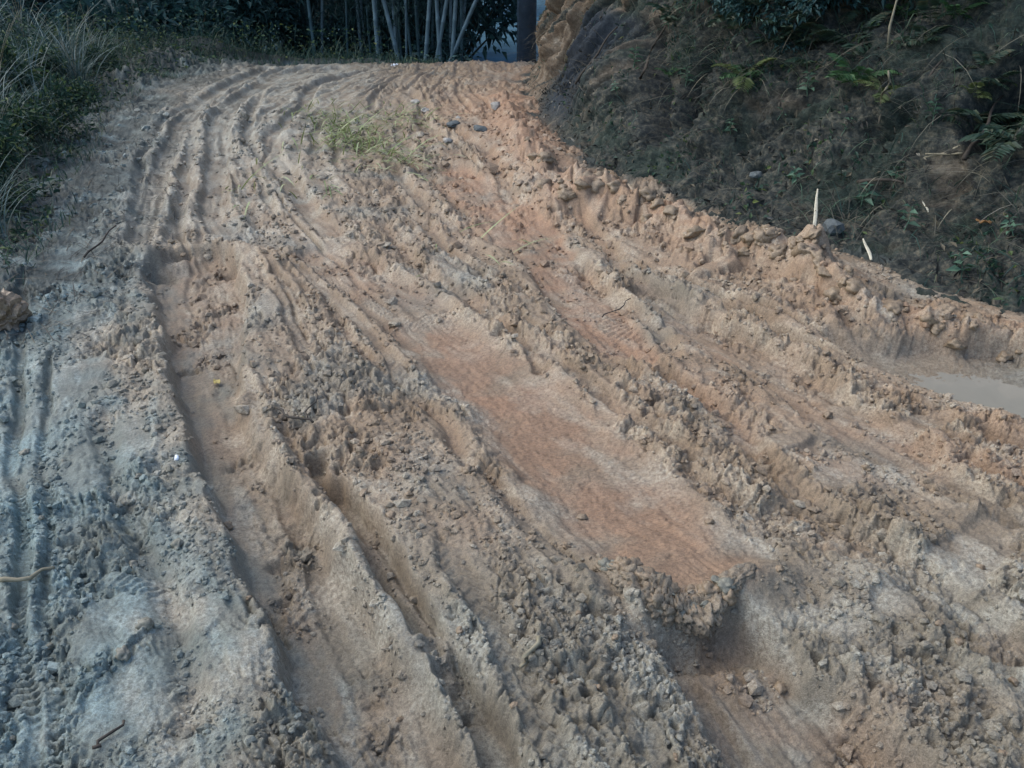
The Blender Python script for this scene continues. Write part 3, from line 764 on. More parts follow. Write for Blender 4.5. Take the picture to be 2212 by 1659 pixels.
rad = .048 * tp[:, None] * (1 + .30 * rpl - .25 * (1 - ss(0, .15, red)) + .4 * noise(Sg * 11, np.cos(Tg) * 1.2, 132) + .2 * noise(Sg * 30, np.cos(Tg) * 3, 134) + .16 * jv * (1 - g1))
tg = np.gradient(rl, axis=0); tg /= np.linalg.norm(tg, axis=1, keepdims=True)
nrm = np.stack([tg[:, 1], -tg[:, 0]], 1)                          # towards the eye
rc = np.stack([rl[:, None, 0] + nrm[:, None, 0] * (rad * np.cos(Tg) * 1.1 - .022), rl[:, None, 1] + nrm[:, None, 1] * (rad * np.cos(Tg) * 1.1 - .022), (zr + .002)[:, None] + rad * np.sin(Tg) * .8], -1) - (lp[0], lp[1], gz(*lp))
ii = np.arange(NS * NT).reshape(NS, NT); jj = np.roll(ii, -1, 1)
obj('crumbled_roll', np_mesh('crumbled_roll', rc.reshape(-1, 3), np.stack([ii[:-1], jj[:-1], jj[1:], ii[1:]], -1).reshape(-1, 4), True, {'clay': ('FLOAT_COLOR', np.tile((.15, .15, .15, 0), (NS * NT, 1)))}), M['mud'], ledge)
for k in range(64):
    i = int(random.uniform(.03, .97) * (NS - 1)); th = random.uniform(-.35, 2.6)
    r = random.choice([.006, .008, .010, .013, .018, .026]); rr_ = .046 * tp[i] - r * .35
    q = rl[i] + nrm[i] * (rr_ * math.cos(th) * 1.1 - .035)
    put_lump('clod', (q[0] - lp[0] + random.gauss(0, .006), q[1] - lp[1] + random.gauss(0, .006), zr[i] + .002 + rr_ * math.sin(th) * .8 - gz(*lp)), r, LUMPS if k % 3 else GLUMPS, ledge)
# single clods lying loose
CL = []
while len(CL) < 90:
    u, v = random.uniform(-60, 2270), random.uniform(330, 1640)
    px, py = P(u, v)
    if px > np.interp(py, [t[1] for t in TOE], [t[0] for t in TOE]) - .1 or px < left_edge(py): continue
    zz, oo, pp, gg, ww, vv, sm_, rg_ = [float(a[0]) for a in ground([px], [py])]
    if sm_ > .5 and random.random() < .85: continue
    r = random.choice([.008, .010, .011, .013, .018])
    o = put_lump('mud_clod', (px, py, zz + r * .25), r, GLUMPS if gg > .5 else LUMPS)
    tag(o, 'small loose clod of mud lying on the churned road', 'mud clod', 'loose clods of mud on the road')
    CL.append((px, py, r))
for (u, v, r) in [(1225, 395, .07), (1255, 378, .06), (1290, 380, .07), (1405, 402, .055), (1425, 425, .05), (1640, 500, .05), (1675, 520, .05), (1735, 520, .06), (1770, 545, .05), (1805, 610, .045), (2005, 672, .04), (2030, 690, .03), (1610, 520, .05), (1345, 408, .05), (2160, 745, .04)]:
    p = on_road(u, v + 14)
    tag(put_lump('mud_clod', (p[0], p[1], p[2] - r * .30), r * .9, LUMPS), 'fist sized clod of brown mud on the berm', 'mud clod', 'big clods along the berm')
for k in range(130):
    i = random.randrange(4, len(BERM) - 6); t = random.random()
    q = BERM[i] * (1 - t) + BERM[i + 1] * t
    qx, qy = q[0] + random.gauss(0, .075), q[1] + random.gauss(0, .075); r = random.choice([.014, .018, .022, .028, .036, .048])
    if not 1.5 < qy < 9: continue
    tag(put_lump('mud_clod', (qx, qy, gz(qx, qy) - r * .12), r, LUMPS), 'clod of orange brown mud heaped on the berm under the bank', 'mud clod', 'clods heaped along the berm')
def crumbs(name, n, mat, pick):
    t = (1 + 5 ** .5) / 2
    V = np.array([(-1, t, 0), (1, t, 0), (-1, -t, 0), (1, -t, 0), (0, -1, t), (0, 1, t), (0, -1, -t), (0, 1, -t), (t, 0, -1), (t, 0, 1), (-t, 0, -1), (-t, 0, 1)]) / 1.9
    F = np.array([(0, 11, 5), (0, 5, 1), (0, 1, 7), (0, 7, 10), (0, 10, 11), (1, 5, 9), (5, 11, 4), (11, 10, 2), (10, 7, 6), (7, 1, 8), (3, 9, 4), (3, 4, 2), (3, 2, 6), (3, 6, 8), (3, 8, 9), (4, 9, 5), (2, 4, 11), (6, 2, 10), (8, 6, 7), (9, 8, 1)])
    x, y, z_, r, rn = pick(n)
    N = len(x)
    co = V[None] * RNG.uniform(.6, 1.25, (N, 12, 1)) * r[:, None, None] * RNG.uniform(.7, 1.3, (N, 1, 3))
    th = RNG.uniform(0, 6.3, N); c, s = np.cos(th), np.sin(th)
    co = np.stack([co[..., 0] * c[:, None] - co[..., 1] * s[:, None], co[..., 0] * s[:, None] + co[..., 1] * c[:, None], co[..., 2] * .8], -1)
    co += np.stack([x, y, z_], -1)[:, None]
    fa = (F[None] + (np.arange(N) * 12)[:, None, None]).reshape(-1, 3)
    return np_mesh(name, co.reshape(-1, 3), fa, False, {'clay': ('FLOAT_COLOR', np.repeat(CR['clay'], 12, 0))})
CR = {}
def pick_road(n):
    d = np.exp(RNG.uniform(math.log(1.15), math.log(8.5), n * 3)); x = RNG.uniform(-1, 1, n * 3) * np.hypot(d, 1.5) * .66
    zz, oo, pp, gg, ww, vv, sm_, rg_ = ground(x, d)
    tx_ = np.interp(d, [t[1] for t in TOE], [t[0] for t in TOE])
    dens = noise(x * 4, d * 4, 301) + .5 * noise(x * 14, d * 14, 302)
    k = (sm_ < .35 + .3 * RNG.random(n * 3)) & (x < tx_ - .05) & (dens > RNG.uniform(-.5, .5, n * 3)) & (vv < .8)
    k = np.nonzero(k)[0][:n]
    r = .0030 * np.exp(RNG.normal(0, .5, len(k))) * (1 + .35 * d[k])
    CR['clay'] = np.stack([oo[k], np.clip(pp[k] + RNG.normal(.05, .2, len(k)), 0, 1), gg[k], 0 * ww[k]], 1)
    return x[k], d[k], zz[k] + r * .1, r, r
tag(obj('mud_crumbs', crumbs('mud_crumbs', 22000, None, pick_road), M['mud']), kind='stuff')

# shallow water standing in the trough under the berm
pr, pt, pb = mat_base('puddle_water', .12, .5)
pb.inputs['Base Color'].default_value = (.235, .215, .175, 1)
bump(pt, pb, tnoise(pt, 9, 2), .004)
c1, c2 = P(1930, 768), P(2230, 822)
dx_, dy_ = c2[0] - c1[0], c2[1] - c1[1]; L_ = math.hypot(dx_, dy_); dx_, dy_ = dx_ / L_, dy_ / L_
fl = ground([c1[0] + dx_ * L_ * t for t in (.3, .5, .7, .9)], [c1[1] + dy_ * L_ * t for t in (.3, .5, .7, .9)])[0]
wl = float(np.median(fl)) + .003
th_ = np.linspace(0, 2 * math.pi, 48, endpoint=False)
pc = [((c1[0] + c2[0]) / 2, (c1[1] + c2[1]) / 2, wl)] + [((c1[0] + c2[0]) / 2 + dx_ * math.cos(t) * .55 - dy_ * math.sin(t) * .19, (c1[1] + c2[1]) / 2 + dy_ * math.cos(t) * .55 + dx_ * math.sin(t) * .19, wl) for t in th_]
tag(obj('puddle', np_mesh('puddle', pc, [(0, k + 1, (k + 1) % 48 + 1) for k in range(48)]), pr), 'shallow pale puddle in the trough beside the berm', kind='structure')

# ------------------------------------------------------------------ plants
M['grass'] = leafmat('grass', [(0, (.018, .048, .040)), (.5, (.042, .092, .070)), (.85, (.088, .145, .088)), (1, (.18, .20, .12))])  # greens tinted blue to paint in the lens's cool edge cast
M['grass_blue'] = leafmat('grass_blue', [(0, (.030, .066, .064)), (.6, (.070, .12, .115)), (1, (.17, .22, .20))])
M['weed'] = leafmat('weed', [(0, (.012, .036, .026)), (.6, (.028, .070, .044)), (.9, (.075, .125, .045)), (1, (.15, .18, .05))])
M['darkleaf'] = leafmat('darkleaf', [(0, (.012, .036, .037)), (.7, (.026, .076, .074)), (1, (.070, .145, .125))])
M['fern'] = leafmat('fern', [(0, (.030, .075, .030)), (1, (.058, .125, .046))])
M['fern_yellow'] = leafmat('fern_yellow', [(0, (.075, .105, .035)), (1, (.14, .165, .06))])
M['straw'] = leafmat('straw', [(0, (.15, .20, .075)), (.5, (.28, .34, .14)), (1, (.50, .52, .29))], .6, .15)
M['litter'] = leafmat('litter', [(0, (.018, .018, .016)), (.55, (.040, .038, .032)), (.8, (.075, .065, .048)), (.95, (.14, .115, .075)), (1, (.24, .22, .18))], .75, 0)
M['stem'] = plain('stem', (.06, .055, .035))
M['bark'] = plain('bark', (.035, .032, .028), .9, .1, .4, 12, .02)
M['drystem'] = plain('drystem', (.22, .19, .13))

def verge_pts(n, lo, hi, y0=3.0, y1=12.6, dens=None):
    y_ = RNG.uniform(y0, y1, n * 3); off = RNG.uniform(lo, hi, n * 3)
    x_ = left_edge(y_) - off
    k = (x_ > -(np.hypot(y_, 1.5) * .75 + .2)) & (noise(x_ * 1.6, y_ * 1.6, 310) + .4 > RNG.uniform(-.5, .9, n * 3) - (off > .5) * .6)
    x_, y_ = x_[k][:n], y_[k][:n]
    return np.stack([x_, y_, ground(x_, y_, False)[0] - .01], 1)
mb = MB()
p = verge_pts(9000, -.25, 2.6); sz = RNG.uniform(.5, 1.2, len(p)) * (.12 + .22 * ss(0, 1.0, left_edge(p[:, 1]) - p[:, 0]))
blades(mb, p, sz, RNG.uniform(.005, .011, len(p)), RNG.uniform(.05, .7, len(p)), RNG.uniform(.3, 1.6, len(p)), seg=3)
tag(obj('verge_grass', mb.mesh('verge_grass'), M['grass']), kind='stuff')
mb = MB()
p = verge_pts(11000, -.1, 2.6)
p[:, 2] += RNG.random(len(p)) ** 1.4 * (.05 + .38 * ss(0, .9, left_edge(p[:, 1]) - p[:, 0]))
leaves(mb, p, rnd_dirs(len(p), -.5, .6), RNG.uniform(.03, .075, len(p)), RNG.uniform(.018, .04, len(p)))
tag(obj('verge_weeds', mb.mesh('verge_weeds', False), M['weed']), kind='stuff')
def straw_litter(name, n, ylo, yhi, olo, ohi, mat, L=(.06, .22)):
    mb = MB(); y_ = RNG.uniform(ylo, yhi, n); x_ = left_edge(y_) + RNG.uniform(olo, ohi, n)
    p = np.stack([x_, y_, ground(x_, y_)[0] + .004], 1)
    blades(mb, p, RNG.uniform(*L, n), RNG.uniform(.004, .009, n), RNG.uniform(1.35, 1.6, n), RNG.uniform(0, .2, n), seg=2)
    tag(obj(name, mb.mesh(name), mat), kind='stuff')
straw_litter('shoulder_litter', 3200, 3.2, 11.5, -.4, .85, M['litter'])

def tall_grass(name, seed, n=70, H=1.0):
    st = RNG; mb = MB()
    p = np.stack([RNG.normal(0, .07, n), RNG.normal(0, .07, n), np.zeros(n)], 1)
    blades(mb, p, RNG.uniform(.5, 1.15, n) * H, RNG.uniform(.008, .016, n), RNG.uniform(.02, .4, n), RNG.uniform(.6, 2.1, n), seg=6)
    return mb.mesh(name)
TG = [tall_grass('blades', k, 60 + 12 * k, .8 + .12 * k) for k in range(3)]
for m_ in TG: m_.materials.append(M['grass_blue'])
def plume_mesh():
    mb = MB()
    for k in range(5):
        a = random.uniform(0, 6.3); l = random.uniform(.9, 1.4)
        path = [(math.cos(a) * l * .30 * t ** 2.2, math.sin(a) * l * .30 * t ** 2.2, l * t * (1 - .12 * t)) for t in np.linspace(0, 1, 8)]
        c, f = tube(path, np.linspace(.003, .0012, 8), 5); mb.add(c, f)
    return mb.mesh('stalks')
PL = plume_mesh(); PL.materials.append(M['drystem'])
for i, (u, v, sc) in enumerate([(60, 235, 1.0), (-20, 260, 1.1), (140, 190, .95), (20, 330, .9), (95, 300, .8), (175, 215, .75), (-60, 380, 1.0), (215, 175, .7), (-40, 170, 1.2), (70, 160, 1.1), (-110, 300, 1.2), (10, 420, .55), (120, 350, .5), (-30, 520, .6)]):
    x_, y_ = P(u, v); x_ = min(x_, left_edge(y_) - .1)
    e = empty('grass_clump', (x_, y_, gz(x_, y_)), 'blue green clump of tall arching grass on the roadside verge', 'grass clump', 'tall grass clumps on the verge', random.uniform(0, 6.3))
    e.scale = (sc, sc, sc)
    obj('blades', TG[i % 3], None, e)
    if i % 2: obj('stalks', PL, None, e)
def shrub_mesh(n, rx, rz, L, name='foliage', dens_pow=.5, clumps=14):
    mb = MB(); cs = rnd_dirs(clumps, -.3, 1) * RNG.uniform(.35, 1.0, (clumps, 1))
    k = RNG.integers(0, clumps, n)
    p = cs[k] + rnd_dirs(n) * RNG.random((n, 1)) ** .5 * .36
    d = p + rnd_dirs(n) * .8; d[:, 2] -= .25
    p = p * (rx, rx, rz); p[:, 2] += rz * .75
    leaves(mb, p, d, RNG.uniform(.7, 1.3, n) * L, RNG.uniform(.7, 1.3, n) * L * .42)
    return mb.mesh(name, False), cs * (rx, rx, rz) + (0, 0, rz * .75)
def stems_mesh(tips, name='stems', r=.012):
    mb = MB()
    for t in tips:
        path = [np.array(t) * (k ** 1.2, k ** 1.2, k) + (0, 0, 0) for k in np.linspace(0, 1, 5)]
        c, f = tube(path, np.linspace(r, r * .3, 5), 5); mb.add(c, f)
    return mb.mesh(name)
SH = []
for k in range(3):
    f_, tips = shrub_mesh(1300, .55, .5, .09, clumps=16); s_ = stems_mesh(tips)
    s_.materials.append(M['stem']); SH.append((f_, s_))
SHW = [(f.copy(), s) for f, s in SH]
for f, s in SH: f.materials.append(M['darkleaf'])
for f, s in SHW: f.materials.append(M['weed'])
def shrub(p, sc, label, group, kit, name='shrub', cat='shrub'):
    f, s = random.choice(kit)
    e = empty(name, p, label, cat, group, random.uniform(0, 6.3)); e.scale = (sc * random.uniform(.9, 1.15), sc, sc * random.uniform(.9, 1.2))
    obj('foliage', f, None, e); obj('stems', s, None, e)
    return e
for (u, v, sc) in [(40, 360, .55), (110, 300, .5), (175, 240, .5), (-40, 440, .6), (30, 470, .35), (240, 175, .45), (-90, 330, .9), (5, 250, .7), (100, 210, .7)]:
    x_, y_ = P(u, v); x_ = min(x_, left_edge(y_) - .15)
    shrub((x_, y_, gz(x_, y_) - .05), sc, 'low leafy green weed bush on the roadside verge', 'weed bushes on the verge', SHW, 'weed_bush', 'bush')
# dark scrub between verge and bamboo
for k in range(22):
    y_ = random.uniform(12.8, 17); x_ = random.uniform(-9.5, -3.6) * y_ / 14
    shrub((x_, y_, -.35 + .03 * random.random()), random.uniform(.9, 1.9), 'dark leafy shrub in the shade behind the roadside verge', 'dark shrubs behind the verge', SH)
for k in range(9):
    x_ = random.uniform(-3.8, -.75); y_ = random.uniform(13.3, 15.0)
    shrub((x_, y_, -.62), random.uniform(.25, .5), 'low dark bush at the foot of the bamboo grove', 'low bushes under the bamboo', SH)
def tree(x_, y_, h_, label, group):
    e = empty('forest_tree', (x_, y_, -.6), label, 'tree', group, random.uniform(0, 6.3))
    path = [(.15 * math.sin(k * 1.3 + x_), .12 * math.cos(k + y_), h_ * k / 6) for k in range(7)]
    c, f = tube(path, np.linspace(.13, .05, 7), 9)
    mb = MB(); mb.add(c, f)
    for k in range(6):
        a = random.uniform(0, 6.3); z0 = h_ * random.uniform(.35, .85)
        c, f = tube([(0, 0, z0), (math.cos(a) * .6, math.sin(a) * .6, z0 + .35), (math.cos(a) * 1.3, math.sin(a) * 1.3, z0 + .6)], [.04, .025, .01], 6); mb.add(c, f)
    obj('trunk', mb.mesh('trunk'), M['bark'], e)
    o = obj('crown', CROWN, None, e, (0, 0, h_ * .45)); o.scale = (1, 1, h_ / 6)
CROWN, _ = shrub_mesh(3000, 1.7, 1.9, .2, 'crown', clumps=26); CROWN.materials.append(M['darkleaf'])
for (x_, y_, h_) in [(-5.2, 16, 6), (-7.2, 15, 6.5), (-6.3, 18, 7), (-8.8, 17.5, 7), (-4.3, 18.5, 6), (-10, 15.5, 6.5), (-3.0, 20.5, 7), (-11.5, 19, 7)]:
    tree(x_, y_, h_, 'dark leafy tree in the wood behind the verge', 'trees of the dark wood')

# bamboo
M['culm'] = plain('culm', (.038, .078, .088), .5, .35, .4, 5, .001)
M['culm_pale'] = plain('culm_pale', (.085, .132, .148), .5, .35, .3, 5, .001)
M['bleaf'] = leafmat('bamboo_leaf', [(0, (.014, .038, .036)), (.7, (.032, .076, .068)), (1, (.075, .13, .11))])
def culm_mesh(name, h_, r, lean, bend, seed):
    zs = []; k = 0; zc = 0.0
    while zc < h_:
        zs += [(zc, 1.0), (zc + .012, 1.14), (zc + .024, 1.0)]; zc += .26 + .12 * min(1, zc / 2)
    zs.append((h_, .5))
    path = [(lean * z_ + bend * z_ * z_ / h_, 0, z_) for z_, _ in zs]
    c, f = tube(path, [r * kk * (1 - .55 * z_ / 8.5) for z_, kk in zs], 8)
    return np_mesh(name, c, f, True)
def bamboo_leaves(h_, lean, bend, n=620, low=.12):
    mb = MB()
    for k in range(26):
        z_ = h_ * (low + (1 - low) * (k + random.random()) / 26); a = random.uniform(0, 6.3); l = random.uniform(.5, 1.3)
        b0 = np.array((lean * z_ + bend * z_ * z_ / h_, 0, z_)); tip = b0 + (math.cos(a) * l, math.sin(a) * l, random.uniform(-.15, .4))
        c, f = tube([b0, (b0 + tip) / 2 + (0, 0, .08), tip], [.006, .004, .002], 4, False); mb.add(c, f)
        m_ = n // 26; t = RNG.uniform(.25, 1.05, (m_, 1))
        p = b0 + (tip - b0) * t + RNG.normal(0, .13, (m_, 3))
        d = np.stack([np.full(m_, math.cos(a)), np.full(m_, math.sin(a)), np.full(m_, -.55)], 1) + RNG.normal(0, .55, (m_, 3))
        leaves(mb, p, d, RNG.uniform(.13, .26, m_), RNG.uniform(.02, .036, m_), .1)
    return mb.mesh('leaves', False)
BV = []
for k in range(4):
    ln, bd, hh = random.uniform(-.04, .05), random.uniform(-.06, .12), random.uniform(6.5, 8)
    BV.append((culm_mesh('culm', hh, random.uniform(.034, .044), ln, bd, k), bamboo_leaves(hh, ln, bd)))
BARE = bamboo_leaves(6.5, 0, .02, 420, .34); BARE.materials.append(M['bleaf'])
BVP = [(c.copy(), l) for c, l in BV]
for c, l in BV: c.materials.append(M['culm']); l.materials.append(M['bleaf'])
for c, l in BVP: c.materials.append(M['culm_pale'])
GB = 'bamboo stems in the dark grove beyond the crest'
def bamboo(x_, y_, kit, tilt=0.0, tdir=0.0, label='slender dark bamboo stem in the grove beyond the crest', group=GB, sc=1.0):
    c, l = random.choice(kit)
    e = empty('bamboo', (x_, y_, -.75), label, 'bamboo', group)
    e.rotation_euler = (0, tilt, tdir if tilt else random.uniform(0, 6.3)); e.scale = (sc, sc, 1)
    obj('culm', c, None, e); obj('leaves', l, None, e)
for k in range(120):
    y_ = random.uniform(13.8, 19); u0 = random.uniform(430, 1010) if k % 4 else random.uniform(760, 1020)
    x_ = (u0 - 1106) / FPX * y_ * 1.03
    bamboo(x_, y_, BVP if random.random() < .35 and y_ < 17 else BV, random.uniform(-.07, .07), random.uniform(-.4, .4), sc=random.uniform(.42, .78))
# the paler stems that cross at the near edge of the grove: foot and top as seen, so lean and place in the world
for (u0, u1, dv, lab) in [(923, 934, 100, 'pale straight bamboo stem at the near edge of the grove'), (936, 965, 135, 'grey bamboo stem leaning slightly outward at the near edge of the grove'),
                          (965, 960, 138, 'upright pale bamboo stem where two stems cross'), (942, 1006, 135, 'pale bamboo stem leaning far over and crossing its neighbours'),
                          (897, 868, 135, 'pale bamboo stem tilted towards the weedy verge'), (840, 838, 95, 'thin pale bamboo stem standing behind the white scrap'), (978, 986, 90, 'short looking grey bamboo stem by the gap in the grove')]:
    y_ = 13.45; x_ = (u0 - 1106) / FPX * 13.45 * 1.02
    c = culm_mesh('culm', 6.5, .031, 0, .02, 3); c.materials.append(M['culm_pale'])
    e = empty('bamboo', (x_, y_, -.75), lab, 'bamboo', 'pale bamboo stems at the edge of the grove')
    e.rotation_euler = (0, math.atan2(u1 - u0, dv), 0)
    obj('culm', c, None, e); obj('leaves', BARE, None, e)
# fallen leaves and low growth on the floor of the grove
mb = MB(); n = 3500
p = np.stack([RNG.uniform(-5.5, -.5, n), RNG.uniform(12.6, 15.5, n), np.zeros(n)], 1); p[:, 2] = np.where(p[:, 1] < 13.0, ground(p[:, 0], p[:, 1], False)[0], -.6) + RNG.random(n) * .14
leaves(mb, p, rnd_dirs(n, -.2, .6), RNG.uniform(.06, .14, n), RNG.uniform(.02, .05, n))
tag(obj('grove_undergrowth', mb.mesh('grove_undergrowth', False), M['darkleaf']), kind='stuff')
mb = MB(); n = 3200
x_ = RNG.uniform(-6.2, -1.0, n); y_ = 12.15 + .12 * x_ * 0 + RNG.uniform(-.25, .9, n) - .25 * ss(-3, -6, x_)
blades(mb, np.stack([x_, y_, ground(x_, y_, False)[0] - .01], 1), RNG.uniform(.05, .16, n), RNG.uniform(.006, .012, n), RNG.uniform(0, .8, n), RNG.uniform(.2, 1.2, n), seg=3)
tag(obj('crest_grass', mb.mesh('crest_grass'), M['grass']), kind='stuff')
mb = MB(); n = 9000
y_ = RNG.uniform(17, 23, n); x_ = -(.040 * y_ + .15 + RNG.random(n) * (.62 * y_)); z_ = -.9 + 5.2 * RNG.random(n) ** 1.1
leaves(mb, np.stack([x_, y_, z_], 1), rnd_dirs(n, -.9, .3), RNG.uniform(.18, .40, n), RNG.uniform(.07, .16, n))
tag(obj('thicket', mb.mesh('thicket', False), M['darkleaf']), kind='stuff')
for (x_, y_, sc) in [(-1.05, 14.3, .75), (-1.35, 15.0, 1.6), (-.95, 16.0, 2.2), (-2.3, 15.6, 1.5), (-3.2, 15.2, 1.3)]:
    shrub((x_, y_, -.72), sc, 'dark leafy bush reaching out of the grove towards the gap', 'dark bushes at the edge of the grove', SH)
# utility pole
M['pole'] = plain('pole', (.055, .075, .100), .8, .2, .25, 6, .004)
px = (1135 - 1106) / FPX * 14.2 * 1.02
e = empty('utility_pole', (px, 14.2, -1.0), 'dark grey round pole standing beyond the crest beside the bank', 'pole')
c, f = tube([(0, 0, 0), (0, 0, 4), (0, 0, 8.5)], [.15, .135, .10], 24); obj('shaft', np_mesh('shaft', c, f), M['pole'], e)
c, f = tube([(-.12, -.06, 0), (-.115, -.06, 4), (-.085, -.05, 8.3)], [.022, .022, .022], 8); obj('lit_edge_strip', np_mesh('lit_edge_strip', c, f), plain('lit_edge', (.09, .125, .16)), e)  # added pale strip: the pole's lit left edge, put into shape and colour
mb = MB()
for zc in (2.2, 4.4):
    c, f = tube([(0, 0, zc), (0, 0, zc + .05)], [.152, .152], 20); mb.add(c, f)
obj('strap', mb.mesh('strap'), M['pole'], e)

# plants on the bank
bsel = np.nonzero((pd > 1) & (pu > 1080) & (pu < 2500) & (pv > -250) & (pv < 900) & (qf > .02))[0]
def bank_pts(n, fn):
    k = RNG.choice(bsel, n * 4); w_ = fn(k); k = k[w_ > RNG.random(n * 4)][:n]
    return BK[k], NO[k], k
mb = MB()
p, no, k = bank_pts(5200, lambda k: np.clip(.15 + .9 * noise(sf[k] * 1.5, qf[k] * 1.5, 320) + .5 * ss(.5, 1.4, qf[k]), .03, 1) * ss(1250, 1500, pu[k]))
blades(mb, p, RNG.uniform(.06, .36, len(p)) * RNG.uniform(.5, 1, len(p)), RNG.uniform(.003, .008, len(p)), RNG.uniform(.2, 1.2, len(p)), RNG.uniform(.5, 2.0, len(p)), head=RNG.normal(math.pi * 1.1, .9, len(p)), seg=4)
tag(obj('bank_grass', mb.mesh('bank_grass'), M['grass']), kind='stuff')
mb = MB()
p, no, k = bank_pts(5500, lambda k: np.clip(.05 + 1.2 * noise(sf[k] * 2.2, qf[k] * 2.2, 322), .01, 1) * (1 - .85 * ochre[k]) * (1 - .8 * near_nose[k]))
leaves(mb, p + no * .012, no * .5 + rnd_dirs(len(p)), RNG.uniform(.02, .06, len(p)), RNG.uniform(.012, .03, len(p)))
tag(obj('bank_weeds', mb.mesh('bank_weeds', False), M['weed']), kind='stuff')
mb = MB()
p, no, k = bank_pts(5200, lambda k: np.clip(.45 + .5 * noise(sf[k] * 2.2, qf[k] * 2.2, 324) - .25 * qf[k], .03, 1) * (1 - .7 * ochre[k]))
leaves(mb, p + no * .006, no * .15 + rnd_dirs(len(p)) * .6, RNG.uniform(.02, .07, len(p)), RNG.uniform(.006, .025, len(p)), up=no)
blades(mb, p[:900] + no[:900] * .01, RNG.uniform(.08, .35, 900), .005, RNG.uniform(1.0, 1.6, 900), RNG.uniform(0, .5, 900), seg=3)
mb2 = MB()
pp_, nn_, kk_ = bank_pts(2600, lambda k: np.clip(.35 + .9 * noise(sf[k] * 1.2, qf[k] * 1.2, 330), .02, 1) * (1 - .6 * ochre[k]))
blades(mb2, pp_ + nn_ * .012, RNG.uniform(.10, .50, len(pp_)), RNG.uniform(.003, .007, len(pp_)), RNG.uniform(.9, 1.7, len(pp_)), RNG.uniform(.2, 1.3, len(pp_)), head=RNG.normal(math.pi * 1.08, 1.0, len(pp_)), seg=4)
M['dead_stems'] = leafmat('dead_stems', [(0, (.022, .022, .018)), (.5, (.060, .058, .045)), (.85, (.11, .10, .07)), (1, (.22, .20, .14))], .8, 0)
tag(obj('dead_stems', mb2.mesh('dead_stems'), M['dead_stems']), kind='stuff')
tag(obj('leaf_litter', mb.mesh('leaf_litter', False), M['litter']), kind='stuff')
for (u, v, sc) in [(1560, -20, .55), (1650, 10, .5), (1740, -10, .6), (1830, -30, .7), (1930, -20, .6), (2040, -60, .7), (1480, -40, .45), (1690, 70, .35), (2150, -80, .7), (1600, -120, .8), (1800, -150, .9), (1980, -170, .9), (1420, -120, .5)]:
    p = on_bank(u, v + 40)
    shrub(tuple(p + (0.05, .1, -.1)), sc, 'dark bush overhanging the top of the earth bank', 'dark bushes on top of the bank', SH)

def frond_mesh(L=.3, n=13):
    mb = MB()
    path = [(L * t * math.cos(.5 * t), 0, L * (.75 * t - .72 * t * t)) for t in np.linspace(0, 1, 9)]
    c, f = tube(path, np.linspace(.0022, .0008, 9), 4, False); mb.add(c, f)
    pos = []; d = []; ll = []
    for k in range(n):
        t = .16 + .84 * k / n; i = t * 8; a = np.array(path[int(i)]); b = np.array(path[min(8, int(i) + 1)]); q = a + (b - a) * (i - int(i))
        for s_ in (-1, 1):
            pos.append(q); d.append((.45, s_, -.15)); ll.append(L * .30 * math.sin(math.pi * (.16 + .80 * t)) ** .8 + .008)
    leaves(mb, np.array(pos), np.array(d), np.array(ll), np.array(ll) * .34, .05)
    return mb.mesh('frond', False)
FR = [frond_mesh(.30), frond_mesh(.22, 11)]
FRY = [f.copy() for f in FR]
for f in FR: f.materials.append(M['fern'])
for f in FRY: f.materials.append(M['fern_yellow'])
def fern(u, v, sc, label, kit, n=6, spread=(0, 6.28), tilt=(-.7, .3)):
    p = on_bank(u, v)
    e = empty('fern', tuple(p), label, 'fern'); e.scale = (sc, sc, sc)
    for k in range(n):
        o = obj('frond', kit[k % 2], None, e)
        o.rotation_euler = (random.uniform(-.3, .3), random.uniform(*tilt), spread[0] + (spread[1] - spread[0]) * (k + random.uniform(.2, .8)) / n)
fern(1838, 185, 1.0, 'bright green fern with drooping fronds halfway up the bank', FR, 7)
fern(1905, 200, .75, 'yellow green fern beside the bright green one', FRY, 5)
fern(1945, 40, .7, 'small bright fern high on the bank near the thin stalk', FR, 4)
fern(1610, 165, .85, 'olive green fern spreading over the shaded middle of the bank', [FR[1], FRY[0]], 8)
fern(1440, 170, .45, 'tiny fern on the bluish cut face of the bank', FR, 5)
fern(2165, 300, .7, 'dark fern below the hollow in the bank', FR, 6)
fern(2105, 210, .5, 'little yellow fern at the edge of the hollow', FRY, 4)
fern(2060, 45, .7, 'fern hanging from the upper bank above the slab', FR, 5)
M['fern_dull'] = leafmat('fern_dull', [(0, (.018, .042, .030)), (.7, (.035, .065, .038)), (1, (.075, .070, .040))])
FRD = [f.copy() for f in FR]
for f in FRD: f.materials.clear(); f.materials.append(M['fern_dull'])
for k in range(30):
    u, v = random.uniform(1420, 2230), random.uniform(-60, 330)
    if v > 330 - .25 * (2230 - u) or v > 260 and u < 1900: v = random.uniform(-60, 120)
    fern(u, v, random.uniform(.55, 1.15), 'dull dark fern on the shaded bank', FRD, random.randint(4, 7))
    [o for o in COL.objects if o.get('label') == 'dull dark fern on the shaded bank'][-1]['group'] = 'dull ferns on the bank'
